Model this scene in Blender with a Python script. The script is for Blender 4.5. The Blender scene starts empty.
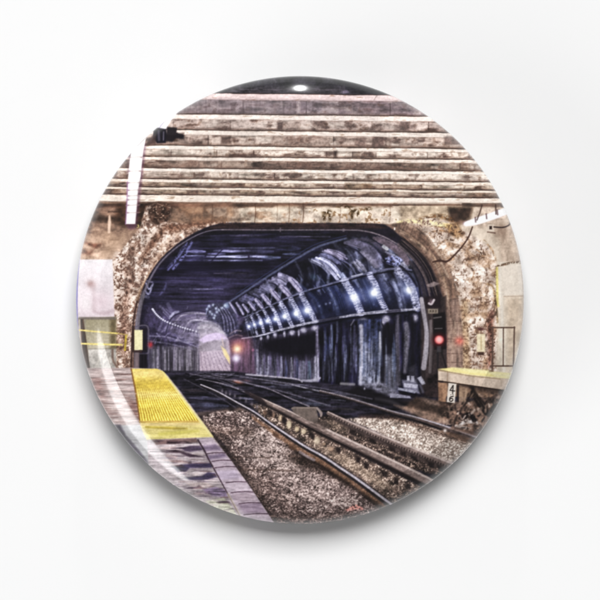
import bpy, math
import numpy as np

# ---------------------------------------------------------------- camera, world, lamps, exposure
scene = bpy.context.scene
U = 0.01                       # one hundredth of a unit per pixel of the 600 px photograph; badge radius 2.24 units
R = 2.245
cam_d = bpy.data.cameras.new('camera')
cam = bpy.data.objects.new('camera', cam_d)
scene.collection.objects.link(cam)
cam.location = (0, 0, 40)
cam_d.sensor_width = 36
cam_d.lens = 36 * (40 - 0.30) / 6.0
cam_d.clip_end = 400
scene.camera = cam

world = bpy.data.worlds.new('World')
scene.world = world
world.use_nodes = True
bg = world.node_tree.nodes['Background']
bg.inputs[0].default_value = (1.0, 1.0, 1.0, 1)
bg.inputs[1].default_value = 0.10

scene.view_settings.view_transform = 'Standard'
scene.view_settings.look = 'None'
scene.view_settings.exposure = 0
scene.view_settings.gamma = 1


def lamp(name, az, el, dist, w, h, radiance, shape='RECTANGLE', roll=0):
    """area lamp seen from the badge at azimuth az, elevation el; w x h degrees wide"""
    from mathutils import Vector, Matrix
    az, el = math.radians(az), math.radians(el)
    loc = Vector((math.cos(az) * math.cos(el), math.sin(az) * math.cos(el), math.sin(el))) * dist
    d = bpy.data.lights.new(name, 'AREA')
    d.shape = shape
    d.size = 2 * dist * math.tan(math.radians(w) / 2)
    d.size_y = 2 * dist * math.tan(math.radians(h) / 2)
    area = d.size * d.size_y * (math.pi / 4 if shape in ('DISK', 'ELLIPSE') else 1)
    d.energy = radiance * math.pi * area
    o = bpy.data.objects.new(name, d)
    scene.collection.objects.link(o)
    o.matrix_world = Matrix.Translation(loc) @ (-loc).to_track_quat('-Z', 'Y').to_matrix().to_4x4() @ Matrix.Rotation(math.radians(roll), 4, 'Z')
    return o


# broad softbox high above the top edge of the badge: the soft shadow falls downwards
lamp('key_softbox', 83, 56, 200, 38, 31, 9.45)
# strip softbox low at the lower left: the long gloss streak on the rim
lamp('strip_softbox', 214, 13, 120, 50, 13, 10.5, 'ELLIPSE', -13)
# small round lamp low beyond the top: the bright glint on the upper rim
lamp('round_lamp', 90, 8, 80, 3.0, 6, 60, 'ELLIPSE')


# ---------------------------------------------------------------- the printed picture
# The badge carries a printed picture.  It is drawn here as flat ink colours, in the
# pixel coordinates of the 600 px photograph, and laid on the face as its print.
# PAINT-BEGIN
SS = 2
PX0, PY0, PW, PH = 70, 70, 460, 460
HH, WW = PH * SS, PW * SS
Y, X = np.mgrid[0:HH, 0:WW].astype(np.float32)
X = PX0 + (X + .5) / SS
Y = PY0 + (Y + .5) / SS
img = np.zeros((HH, WW, 3), np.float32)


def vn(u, v, seed):
    t = np.random.RandomState(seed).rand(256, 256).astype(np.float32)
    iu = np.floor(u).astype(np.int64)
    iv = np.floor(v).astype(np.int64)
    fu = u - iu
    fv = v - iv
    fu = fu * fu * (3 - 2 * fu)
    fv = fv * fv * (3 - 2 * fv)
    a = t[iv % 256, iu % 256]
    b = t[iv % 256, (iu + 1) % 256]
    c = t[(iv + 1) % 256, iu % 256]
    d = t[(iv + 1) % 256, (iu + 1) % 256]
    return (a * (1 - fu) + b * fu) * (1 - fv) + (c * (1 - fu) + d * fu) * fv


def fbm(u, v, seed, octv=4):
    s = 0
    a = 1.0
    for k in range(octv):
        s = s + a * vn(u * 2 ** k + 17.3 * k, v * 2 ** k + 9.1 * k, seed + k)
        a *= .55
    return s


def nrm(f):
    return (f - f.mean()) / f.std()


N = dict(
    g1=nrm(vn(X / .9, Y / .9, 1)), g2=nrm(vn(X / 1.7, Y / 1.7, 2) + .5 * vn(X / .8, Y / .8, 22)),
    g4=nrm(fbm(X / 5, Y / 5, 3, 3)), g8=nrm(fbm(X / 10, Y / 10, 4, 4)), g20=nrm(fbm(X / 28, Y / 28, 5, 5)),
    h=nrm(fbm(X / 22, Y / 2.2, 6, 3)), h2=nrm(fbm(X / 9, Y / 1.6, 7, 3)), hs=nrm(fbm(X / 16, Y / 5, 61, 4)),
    v=nrm(fbm(X / 2.2, Y / 20, 8, 3)), v2=nrm(fbm(X / 4, Y / 14, 9, 4)))
N['sm'] = nrm(fbm(X / 9, Y / 7, 71, 4))
N['sm2'] = nrm(fbm(X / 14, Y / 5, 72, 4))
# crumbly speckle, several sizes
N['sp'] = nrm(vn(X / 1.25 + .6 * N['g4'], Y / 1.6, 11) + .8 * vn(X / 3.1, Y / 3.6, 12) + .4 * vn(X / .8, Y / .8, 13))
N['gr'] = nrm(.8 * vn(X / 1.5 + .3 * N['g4'], Y / 1.15, 14) + .7 * vn(X / .95, Y / .8, 15) + .35 * fbm(X / 8, Y / 4, 16))


TS = dict(g1=.25, g2=.33, g4=.8, g8=.9, g20=.9, h=.75, h2=.7, hs=.8, v=.7, v2=.8, sp=.6, gr=.5, sm=1, sm2=1)


def spl(pts, n=8, closed=False):
    p = np.array(pts, float)
    m = len(p)
    out = []
    for i in range(m if closed else m - 1):
        g = lambda k: p[k % m] if closed else p[min(max(k, 0), m - 1)]
        a, b, c, d = g(i - 1), g(i), g(i + 1), g(i + 2)
        for k in range(n):
            t = k / n
            out.append(.5 * (2 * b + (c - a) * t + (2 * a - 5 * b + 4 * c - d) * t * t + (3 * b - a - 3 * c + d) * t ** 3))
    if not closed:
        out.append(p[-1])
    return np.array(out)


def win(x0, y0, x1, y1):
    a = int(max(0, (x0 - PX0) * SS))
    b = int(min(WW, (x1 - PX0) * SS + 2))
    c = int(max(0, (y0 - PY0) * SS))
    d = int(min(HH, (y1 - PY0) * SS + 2))
    return slice(c, max(c, d)), slice(a, max(a, b))


def poly(pts, f=.5, smooth=False):
    p = spl(pts, 6, True) if smooth else np.array(pts, float)
    pad = 3 * f + 1
    sl = win(p[:, 0].min() - pad, p[:, 1].min() - pad, p[:, 0].max() + pad, p[:, 1].max() + pad)
    x, y = X[sl], Y[sl]
    ins = np.zeros(x.shape, bool)
    dd = np.full(x.shape, 1e9, np.float32)
    for i in range(len(p)):
        ax, ay = p[i]
        bx, by = p[(i + 1) % len(p)]
        ex, ey = bx - ax, by - ay
        L = ex * ex + ey * ey + 1e-9
        t = np.clip(((x - ax) * ex + (y - ay) * ey) / L, 0, 1)
        dd = np.minimum(dd, (x - ax - t * ex) ** 2 + (y - ay - t * ey) ** 2)
        if abs(ey) > 1e-9:
            cr = ((ay > y) != (by > y)) & (x < ex * (y - ay) / ey + ax)
            ins ^= cr
    d = np.sqrt(dd) * np.where(ins, 1, -1)
    return sl, np.clip(d / (2 * f) + .5, 0, 1)


def rect(x0, y0, x1, y1, f=.5):
    return poly([(x0, y0), (x1, y0), (x1, y1), (x0, y1)], f)


def line(pts, w, f=.5, smooth=True):
    p = spl(pts, 6) if smooth and len(pts) > 2 else np.array(pts, float)
    ws = np.interp(np.linspace(0, 1, len(p)), np.linspace(0, 1, len(w)), w) if isinstance(w, (list, tuple)) else np.full(len(p), float(w))
    pad = ws.max() / 2 + 3 * f + 1
    sl = win(p[:, 0].min() - pad, p[:, 1].min() - pad, p[:, 0].max() + pad, p[:, 1].max() + pad)
    x, y = X[sl], Y[sl]
    best = np.full(x.shape, -1e9, np.float32)
    for i in range(len(p) - 1):
        ax, ay = p[i]
        bx, by = p[i + 1]
        ex, ey = bx - ax, by - ay
        L = ex * ex + ey * ey + 1e-9
        t = np.clip(((x - ax) * ex + (y - ay) * ey) / L, 0, 1)
        d = np.sqrt((x - ax - t * ex) ** 2 + (y - ay - t * ey) ** 2)
        best = np.maximum(best, (ws[i] + t * (ws[i + 1] - ws[i])) / 2 - d)
    return sl, np.clip(best / (2 * f) + .5, 0, 1)


def blob(cx, cy, rx, ry=None, a=0, p=2):
    ry = ry or rx
    m = 3 * max(rx, ry)
    sl = win(cx - m, cy - m, cx + m, cy + m)
    x, y = X[sl] - cx, Y[sl] - cy
    c, s = math.cos(a), math.sin(a)
    u, v = (x * c + y * s) / rx, (-x * s + y * c) / ry
    return sl, np.exp(-(u * u + v * v) ** (p / 2))


def ink(mk, col, tex=(), a=1.0, c2=None, by=None, cut=0, soft=1.0, mod=None):
    """lay an ink: col, varied by noise fields tex=[(field, amount)], optionally mixed with c2 where field by > cut"""
    sl, m = mk
    if m.size == 0:
        return
    c = np.broadcast_to(np.array(col, np.float32), m.shape + (3,)).copy()
    if c2 is not None:
        k = np.clip((N[by][sl] - cut) / soft + .5, 0, 1)[..., None]
        c = c * (1 - k) + np.array(c2, np.float32) * k
    g = np.ones(m.shape, np.float32)
    for nm, am in tex:
        g = g + am * TS[nm] * N[nm][sl]
    c = c * np.clip(g, .05, 2.2)[..., None]
    m = m * a
    if mod is not None:
        nm, cut_, sf = mod
        m = m * np.clip((N[nm][sl] - cut_) / sf + .5, 0, 1)
    img[sl] = img[sl] * (1 - m[..., None]) + c * m[..., None]


def glow(mk, col, a=1.0):
    sl, m = mk
    img[sl] = 255 - (255 - np.clip(img[sl], 0, 255)) * (1 - a * m[..., None] * np.array(col, np.float32) / 255)


def grad(mk, c0, c1, x0, y0, x1, y1, tex=(), a=1.0):
    sl, m = mk
    t = np.clip(((X[sl] - x0) * (x1 - x0) + (Y[sl] - y0) * (y1 - y0)) / ((x1 - x0) ** 2 + (y1 - y0) ** 2), 0, 1)[..., None]
    c = np.array(c0, np.float32) * (1 - t) + np.array(c1, np.float32) * t
    g = np.ones(m.shape, np.float32)
    for nm, am in tex:
        g = g + am * TS[nm] * N[nm][sl]
    c = c * np.clip(g, .05, 2.2)[..., None]
    m = (m * a)[..., None]
    img[sl] = img[sl] * (1 - m) + c * m


ALL = (slice(0, HH), slice(0, WW))
rnd = np.random.RandomState(5)

# ---- base and ceiling beams
ink((ALL, np.ones((HH, WW), np.float32)), (128, 104, 88), [('g8', .12), ('g2', .08)])
SL = lambda x: .0105 * (x - 180)          # the beams fall slightly to the right
YB = Y - SL(X) + .35 * N['hs'] * .5


def band(y0, y1, col, tex, f=.35, x0=60, x1=540, a=1.0, **k):
    sl = win(60, y0 - 4, 540, y1 + 8)
    yb = YB[sl]
    m = np.clip((yb - y0) / (2 * f) + .5, 0, 1) * np.clip((y1 - yb) / (2 * f) + .5, 0, 1)
    m = m * np.clip(X[sl] - x0 + .5, 0, 1) * np.clip(x1 - X[sl] + .5, 0, 1)
    ink((sl, m), col, tex, a, **k)


band(60, 93, (44, 42, 48), [('g8', .25), ('g2', .2), ('h', .12)])
band(86, 93, (72, 66, 72), [('h2', .3), ('g2', .2)], f=2.5, a=.7)
band(74, 93, (27, 26, 31), [('g2', .3), ('h', .2)], x0=345, f=2, a=.75)
ROWS = [  # light edge y0-y1, face y1-y2, face colour, contrast
    (93.2, 99.3, 113.2, (214, 190, 188), (146, 131, 133), .17),
    (114.2, 119.0, 129.0, (234, 217, 208), (192, 172, 164), .16),
    (130.2, 134.6, 144.5, (236, 219, 208), (178, 157, 147), .2),
    (146.0, 149.4, 155.6, (240, 224, 212), (208, 188, 175), .18),
    (157.0, 160.4, 167.2, (232, 214, 202), (134, 116, 106), .24),
    (168.6, 171.6, 178.0, (240, 225, 213), (214, 195, 181), .2),
    (179.4, 182.4, 186.4, (236, 218, 204), (182, 161, 143), .26),
    (187.6, 189.8, 193.8, (228, 210, 194), (156, 136, 120), .26),
    (195.2, 201.8, 202.6, (232, 215, 201), (205, 178, 160), .12)]
for i, (a0, a1, a2, cl, cf, am) in enumerate(ROWS):
    band(a1 - .4, a2, cf, [('hs', am), ('h2', am * .5), ('g2', .1), ('g4', .06)])
    x = 60 + rnd.rand() * 40
    while x < 540:                                     # the lengths of board in one row
        L = 22 + rnd.rand() * 62
        s = rnd.choice([-1, 1]) * rnd.rand() * .2
        if i < 8:
            tone = (255, 240, 225) if s > 0 else (52, 38, 34)
            band(a1, a2, tone, [('hs', .2)], x0=x, x1=x + L, a=abs(s) * 1.5)
            if rnd.rand() < .75:
                band(a1 + .3, a2, (48, 36, 34), [], x0=x - .5, x1=x + .4, a=.35 + .5 * rnd.rand())
        x += L
    band(a1, a2, (66, 50, 46), [('g2', .2)], a=.7, mod=('sm', 1.1, 1.6))
    band(a1, a2, (232, 214, 202), [('g2', .1)], a=.5, mod=('sm2', 1.0, 1.8))
    band(a1, a2, (54, 38, 32), [('g2', .2)], a=.7, mod=('hs', 1.45, 1.5))        # damp stains
    band(a1, a2, (74, 54, 42), [('g2', .2)], a=.45, mod=('g4', 1.5, 1.5))
    band(a2 - 1.3, a2 + .2, (92, 72, 64), [('h2', .25)], f=.8, a=.55)
    band(a0, a1, cl, [('h2', .05), ('g2', .05), ('hs', .04)], f=.45)
    band(a0, a1, (120, 92, 72), [], a=.55, mod=('h2', 1.5, .6))
    band(a0 - 1.0, a0 - .05, (44, 33, 32), [('h2', .4)], f=.45, a=.9, mod=('h2', -1.6, 1.6))
    band(a1 - .3, a1 + .5, (96, 76, 68), [('h2', .3)], f=.4, a=.55, mod=('h2', -.3, 1.5))
band(98, 113, (112, 100, 108), [('hs', .15)], f=1, a=.35)
band(99.5, 113, (92, 84, 90), [('v', .2)], x0=150, x1=300, a=.35)
for x0, x1, y0, y1, c, a in [(221, 231, 136, 143, (62, 46, 42), .75), (277, 283, 121, 129, (66, 52, 50), .8),
                             (283, 300, 121, 128, (112, 94, 88), .5), (271, 330, 135, 144, (130, 108, 100), .5),
                             (253, 262, 161, 167, (60, 46, 42), .6), (176, 252, 160.5, 167, (158, 136, 124), .35),
                             (262, 404, 160.5, 167, (84, 66, 60), .45), (180, 184, 133, 139, (40, 30, 30), .8),
                             (400, 409, 119.5, 128, (80, 66, 64), .75), (395, 416, 122, 127, (98, 82, 78), .6),
                             (372, 384, 135, 145, (90, 72, 68), .7), (355, 366, 136, 144, (112, 92, 86), .6),
                             (444, 470, 133, 142, (96, 80, 76), .7), (334, 337, 149, 156, (60, 44, 40), .8),
                             (229, 246, 153, 156, (60, 42, 36), .7), (345, 372, 181, 187, (96, 76, 58), .5),
                             (300, 322, 100, 110, (96, 88, 96), .4), (297, 300, 100, 112, (206, 190, 190), .45)]:
    ink(poly([(x0, y0 + SL(x0)), (x1, y0 + SL(x1)), (x1, y1 + SL(x1)), (x0, y1 + SL(x0))], 1.2), c, [('g2', .2), ('hs', .15)], a)
ink(line([(276, 82), (274, 78), (279, 77)], 1), (110, 106, 116), a=.5)
ink(blob(346, 92, 4, 1.6), (150, 138, 160), [('g2', .4)], .8)
ink(blob(330, 78, 10, .8), (120, 112, 120), [('g2', .4)], .5)
ink(line([(374, 100), (380, 94), (396, 97)], .7), (90, 74, 72), a=.6)

# ---- wall under the beams
grad(poly([(60, 203.5), (540, 206.5), (540, 232), (60, 232)]), (126, 100, 84), (208, 188, 172), 150, 0, 320, 0, [('hs', .1), ('g8', .12), ('g2', .08), ('g4', .08)])
ink(rect(150, 203.4, 470, 207.5, 1.6), (84, 60, 48), [('hs', .25)], .75)
ink(rect(150, 207, 300, 223, 2), (112, 82, 62), [('g4', .2)], .55, mod=('g8', .3, 1.2))
ink(rect(240, 207, 470, 224, 2), (228, 210, 190), [('g4', .1), ('g2', .08)], .8, mod=('hs', .2, 1.4))
ink(rect(290, 208, 470, 224, 1), (120, 92, 66), [('g2', .3)], .8, mod=('g4', 1.2, .8))
for x, a in [(212, .4), (255, .7), (277, .3), (289, .5), (303, .7), (340, .4), (390, .35)]:
    ink(line([(x, 204), (x + .6, 212), (x - .3, 222)], .9), (70, 48, 36), a=a)
for cx, cy, r, ry in [(327, 212, 5.5, 2.6), (324, 217, 2.2, 4), (330, 217, 1.8, 4), (354, 211, 5, 2.6), (352, 216, 1.5, 4), (358, 214, 1.4, 3), (345, 207, 9, 1.3), (368, 209, 4, 2)]:
    ink(blob(cx, cy, r, ry, 0, 3), (58, 42, 22), [('g2', .3)], .95, mod=('g2', -.6, 1))
ink(line([(340, 207), (345, 204), (350, 209)], .8), (60, 44, 30), a=.7)

# ---- left wall
grad(poly([(60, 203.5), (176, 203.5), (150, 226), (124, 248), (116, 262), (114, 372), (60, 372)]), (108, 86, 74), (176, 148, 130), 0, 204, 0, 262,
     [('g8', .13), ('hs', .1), ('g2', .08)])
ink(rect(60, 203.6, 178, 207.5, 1.2), (76, 56, 48), [('hs', .2)], .8)
ink(poly([(140, 204), (172, 204), (168, 220), (146, 226), (122, 226), (114, 222), (118, 206)], 3), (52, 35, 26), [('g4', .3), ('hs', .2)], .8)
ink(line([(94, 219), (108, 219), (122, 216)], [5, 5, 2], 2), (48, 36, 30), [('g4', .3)], .8)
ink(rect(108, 211, 122, 212.5, .8), (40, 28, 24), a=.6)
ink(line([(109.5, 216), (109.5, 222), (109, 232)], [1.5, 3, 2.5], .7), (232, 198, 176), a=.85)
ink(rect(137, 224.5, 172, 227.6, .8), (196, 178, 120), [('g2', .35)], .95, mod=('g1', -.4, 1))
ink(line([(86, 243), (96, 246), (101, 244)], [2, 5, 1], 1.5), (98, 62, 50), [('g4', .3)], .7)
ink(line([(84, 252), (90, 253), (93, 250)], [6, 5, 2], 2), (96, 66, 56), [('g4', .3)], .6)
ink(blob(110, 240, 9, 7), (186, 152, 128), [('g2', .1)], .5)
ink(line([(104, 256), (112, 248), (124, 236)], [6, 5, 3], 3), (198, 164, 140), a=.5)

# ---- mosaic-like crumbling pier and arch surround, left
LEFT_SUR = [(146, 206), (158, 203), (170, 205), (171, 214), (168, 222), (196, 224), (215, 222), (240, 222), (232, 230), (198, 236), (176, 250),
            (160, 266), (148, 286), (141, 310), (139, 340), (139, 372), (116, 372), (115, 330), (113, 262), (120, 252), (128, 242), (140, 228)]
ink(poly(LEFT_SUR, .8), (164, 138, 124), [('g8', .12), ('sm', .08), ('sp', .14), ('g2', .12)], c2=(216, 197, 186), by='sp', cut=.5, soft=2)
sl_, m_ = poly(LEFT_SUR, .8)
ink((sl_, m_ * np.clip((-N['sp'][sl_] - .8) / 1.5 + .5, 0, 1)), (102, 77, 67), [('g2', .25)], .72)
ink(poly(LEFT_SUR, 1.5), (104, 78, 66), [('sp', .2), ('g2', .1)], .55, mod=('sm', .5, 1.6))
ink(line([(118, 256), (117, 280), (116, 312)], [6, 12, 4], 3), (238, 220, 210), [('g2', .08)], .8, mod=('sp', -.3, 1.2))
ink(line([(142, 254), (146, 243), (154, 231)], [5, 6, 4], 2), (224, 200, 186), [('g2', .1)], .6, mod=('g2', -.6, 1.2))
ink(line([(152, 262), (164, 246), (177, 233)], [3, 6, 5], 2), (206, 176, 156), [('g2', .12)], .6, mod=('g2', -.6, 1.2))
ink(line([(140, 262), (152, 244), (166, 227)], [4, 6, 7], 2.5), (92, 62, 48), [('sp', .3)], .7)
ink(line([(172, 229), (186, 226), (214, 222)], [9, 6, 3], 2), (100, 68, 52), [('sp', .25), ('g2', .15)], .7)
ink(line([(132, 275), (126, 300), (124, 330), (124, 352)], [4, 6, 7, 6], 2.5), (104, 74, 62), [('sp', .4)], .55)
ink(poly([(148, 212), (153, 204), (160, 202), (169, 204), (171, 213), (167, 221), (158, 225), (150, 222)], 1.2), (60, 42, 34), [('sp', .35)], .9)
sl_, m_ = blob(160, 212, 9, 8)
ink((sl_, m_ * np.clip((N['g2'][sl_] - .8) / .5, 0, 1)), (190, 164, 148))
ink(line([(134, 372), (134.5, 350), (135.5, 325)], 2.4), (150, 110, 86), [('g2', .2)])
ink(line([(131.5, 372), (132, 345), (134, 318), (139, 296), (147, 279)], [2.4, 2.2, 2, 1.6, 1.4], .6), (52, 34, 30), a=.85)
ink(line([(137, 300), (141, 289), (148, 276), (160, 260), (176, 246)], [1.5, 2, 2.6, 3, 3], 1), (178, 146, 120), [('g2', .15)], .7)
ink(line([(126, 336), (125, 350)], 2), (196, 170, 60), [('g2', .2)], .8)

# ---- panels at the left edge
grad(poly([(70, 259.5), (112.5, 259.5), (114.5, 318), (70, 318)], .6), (226, 218, 222), (208, 192, 198), 0, 262, 0, 312, [('g8', .03), ('g1', .015)])
ink(blob(91, 284, 4.5, 4, .6), (142, 110, 106), a=.75)
ink(line([(93, 286), (94, 298), (94, 309)], [4, 3, 5], 2), (176, 156, 160), a=.6)
ink(blob(86, 303, 5, 8), (234, 226, 228), a=.7)
ink(blob(101, 301, 9, 9), (204, 180, 188), a=.6)
ink(line([(94, 312), (104, 313.5), (113, 311)], [2, 4, 4], 1.5), (164, 142, 148), a=.55)
ink(poly([(78, 317.5), (115.5, 317), (116, 370), (80, 370)], .5), (150, 143, 126), [('g8', .06), ('g2', .04)])
grad(poly([(86, 318), (116, 317), (116, 347), (86, 349)], .8), (138, 130, 108), (176, 166, 146), 86, 318, 100, 349, [('g2', .05)])
ink(rect(110, 318, 116.5, 349, 2), (92, 80, 58), [('g2', .1)], .8)
ink(rect(79, 317, 116, 319.5, .8), (104, 96, 92), a=.8)
ink(rect(88, 349, 116, 370, 1), (168, 162, 156), [('g4', .1), ('g2', .08)])
for k in range(7):
    ink(line([(96 + k * 2.4, 366 - (k % 3) * 5), (100 + k * 1.6, 358 - (k % 2) * 4)], 1.6, .8), (196, 188, 178), a=.5)
ink(poly([(79, 319), (83.5, 319), (87, 345), (90, 369), (84, 369), (81, 345)], .6), (62, 46, 40), [('v', .2)], .85)
ink(line([(79.6, 320), (81, 345), (85, 368)], 1.6, .5), (196, 182, 172), a=.8)
ink(rect(88, 348.3, 116, 349.5, .6), (112, 106, 98), a=.6)
ink(line([(112.5, 350), (113, 360), (117, 367)], 2.2, .8), (90, 68, 58), a=.7)
ink(line([(79, 330), (95, 331.5), (117, 333.4)], 1.5, .4), (212, 190, 116), [('g2', .12)])
ink(line([(80, 343.6), (98, 344.2), (122, 344.8)], 1.7, .4), (222, 200, 120), [('g2', .1)])
ink(line([(116, 333), (128, 335)], 1, .4), (190, 170, 90), a=.6)
ink(line([(80, 250), (77.2, 272), (76, 296), (76.5, 318), (78, 338)], [1.4, 2.6, 3, 2.6, 1.6], .6), (66, 60, 156), [('g2', .06)], .95)
ink(line([(92, 214), (86, 232), (81, 250)], 1, .5), (88, 66, 110), a=.5)
ink(line([(79, 338), (83, 356), (87, 368)], 1, .5), (70, 46, 50), a=.8)

# ---- right wall
grad(poly([(392, 206), (540, 206), (540, 380), (440, 380), (440, 260)]), (198, 178, 160), (208, 190, 172), 400, 210, 520, 380, [('g8', .07), ('g4', .05), ('g2', .06)])
ink(poly([(400, 206), (474, 206), (470, 224), (440, 226), (400, 224)], 1.5), (176, 154, 132), [('g4', .15), ('g2', .1)], .8)
ink(poly([(448, 207), (473, 207), (470, 218), (460, 224), (450, 221)], 2.0), (52, 38, 32), [('g4', .2)], .92)
ink(blob(461, 222, 3, 2.4), (150, 122, 104), a=.8)
ink(poly([(462, 203), (530, 203), (530, 208.5), (462, 206.6)], .6), (78, 62, 54), [('h2', .3)], .85)
ink(poly([(474, 208), (500, 207), (508, 212), (504, 222), (476, 230)], 2), (186, 164, 148), [('g4', .12), ('g2', .1)], .8)
ink(poly([(500, 225), (512, 221), (524, 262), (500, 263)], 2), (176, 154, 138), [('v2', .1), ('g2', .06)], .8)
ink(blob(499, 231, 8, 8), (120, 98, 86), a=.55)
ink(poly([(471, 228), (492, 230), (500, 262), (470, 256)], 3), (212, 194, 176), [('g8', .06)], .7)
# crumbling plaster to the right of the arch
SUR_R = [(404, 221), (430, 217), (452, 222), (462, 230), (474, 236), (488, 246), (496, 262), (497, 290), (496, 372), (461, 372), (460, 320), (456, 286), (446, 262), (430, 242), (414, 229)]
ink(poly(SUR_R, 1.2), (198, 176, 162), [('sp', .1), ('sm', .07), ('g8', .08), ('g2', .06)], c2=(222, 205, 194), by='g8', cut=.2, soft=1.5)
sl_, m_ = poly(SUR_R, 1.2)
dens = np.clip((Y[sl_] - 262) / 60, 0, 1) * .75 - 1.3
ink((sl_, m_ * np.clip((-N['sp'][sl_] + dens) / 1.4 + .5, 0, 1)), (108, 82, 68), [('g2', .2)], .8)
ink((sl_, m_ * np.clip((N['sm'][sl_] - .7) / 1.8, 0, 1)), (132, 104, 84), [('g2', .3)], .75)
ink((sl_, m_ * np.clip((N['h2'][sl_] - 1.3) / 1.4, 0, 1) * np.clip((300 - Y[sl_]) / 20, 0, 1)), (118, 92, 76), [('g2', .3)], .7)
ink(poly([(462, 300), (468, 300), (470, 372), (461, 372)], 2), (150, 120, 88), [('sp', .35)], .55)
ink(poly(SUR_R, 2), (150, 120, 98), [('sp', .3)], .6, mod=('sm', .9, 1.4))
ink(line([(492, 312), (490, 326), (491, 350), (489, 366)], [5, 8, 6, 4], 2), (96, 62, 52), [('sp', .45)], .75)
ink(line([(488, 284), (494, 290), (498, 322)], 2.4, 1), (110, 84, 56), [('sp', .5)], .7)
ink(line([(398, 222.5), (412, 221), (430, 223), (450, 226)], [3, 4, 5, 4], 1), (222, 206, 150), [('sp', .25)], .8, mod=('sp', -.5, 1))
ink(line([(420, 219), (428, 217), (440, 216), (452, 220)], [2, 3, 4, 5], 1.2), (96, 68, 44), [('sp', .4)], .8, mod=('g2', -.4, 1))
for pts in [[(424, 240), (432, 232), (446, 231), (456, 236)], [(436, 248), (446, 240), (458, 241)], [(430, 226), (446, 228), (460, 232)],
            [(470, 246), (480, 252), (486, 262)], [(484, 240), (492, 250), (496, 260)], [(464, 262), (474, 272), (470, 282)]]:
    ink(line(pts, [1, 2.2, 1], .8), (112, 82, 60), [('sp', .5)], .7, mod=('g2', -.6, 1.2))
ink(poly([(444, 224), (458, 222), (464, 234), (458, 240), (450, 234)], 1.5), (126, 92, 60), [('sp', .35)], .65)
# far right plastered strip
ink(poly([(497.5, 262), (530, 262), (530, 372), (499, 372)], .8), (212, 196, 178), [('g8', .06), ('v2', .05), ('g2', .04)])
ink(poly([(500, 262), (524, 264), (524, 296), (503, 296)], 2), (226, 212, 198), a=.7)
ink(poly([(506, 298), (524, 296), (524, 330), (508, 372)], 3), (196, 172, 150), [('g4', .08)], .7)
ink(line([(504, 296.5), (524, 296)], 1, .5), (150, 126, 108), a=.6)
ink(line([(497, 266), (506, 264), (512, 262.5), (522, 262)], [1.6, 2.6, 1.6, 2.6], .7), (84, 64, 50), [('g2', .4)], .85, mod=('g1', -.8, 1))
ink(line([(497, 268), (497.5, 300), (498.5, 306)], 2.2, .6), (212, 196, 110), [('sp', .15)], .8)
ink(line([(500, 268), (502, 320), (504, 372)], 2.4, 1.2), (236, 226, 214), a=.6)
ink(line([(521.5, 262), (524, 300), (521, 345), (514, 372)], 1.6, .8), (140, 120, 106), a=.6)
# pale notice on the pier
ink(rect(477, 334, 485, 352, .6), (214, 198, 166), [('g2', .08)])
ink(rect(480.5, 337, 481.8, 350, .5), (150, 126, 90), a=.6)
ink(rect(478, 352, 484, 355.2, .6), (70, 50, 42))
ink(blob(481, 329, 3.6, 1.8, 0, 4), (76, 46, 44), a=.9)

# ---- stone band of the arch, right
BAND = [(374, 224), (392, 224), (404, 222), (418, 227.5), (430, 239), (441, 254), (451, 270), (457, 290), (461, 312), (463, 340), (463, 374), (444, 374), (445, 330), (440, 292), (430, 266), (414, 248), (398, 236)]
ink(poly(BAND, .9), (120, 99, 88), [('g4', .14), ('g2', .14), ('sm', .1)])
for off, c, a in [(0, (92, 70, 60), .7), (5.5, (166, 138, 116), .55), (9.5, (98, 76, 64), .5), (12.5, (160, 130, 110), .5)]:
    ink(line([(402 + off * .8, 236 - off * .75), (418 + off * .8, 249 - off * .6), (432 + off, 265 - off * .4), (441 + off, 288), (446 + off, 315), (447 + off, 345), (446 + off, 372)], 2.2, 1), c, [('v', .2), ('g2', .15)], a)
ink(poly([(447, 300), (458, 298), (462, 340), (462, 372), (447, 372)], 1.5), (132, 112, 104), [('v', .16), ('v2', .12), ('g2', .1)], .7)
ink(line([(450, 306), (460, 306)], .6), (96, 76, 66), a=.5)
ink(line([(448, 324), (461, 323)], .6), (96, 76, 66), a=.5)

for k in range(22):                                    # joints across the stones
    t_ = k / 21
    pi_ = spl([(398, 234), (414, 246), (430, 264), (440, 290), (445, 330), (445, 372)], 10)
    po_ = spl([(404, 222), (420, 228), (441, 254), (456, 286), (463, 330), (463, 372)], 10)
    j = int(t_ * (len(pi_) - 1))
    ink(line([pi_[j], po_[j]], .7, .4), (78, 60, 54), [('g2', .3)], .25 + .4 * rnd.rand())
for k in range(46):
    t_ = rnd.rand()
    u_ = rnd.rand()
    j = int(t_ * (len(pi_) - 8))
    seg = np.array([pi_[q_] * (1 - u_) + po_[q_] * u_ for q_ in range(j, j + 4 + rnd.randint(4))])
    ink(line(seg, .8 + 1.2 * rnd.rand(), .6, False), [(170, 148, 132), (84, 66, 58), (150, 126, 112)][rnd.choice(3)], [('g2', .2)], .3 + .35 * rnd.rand())

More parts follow.
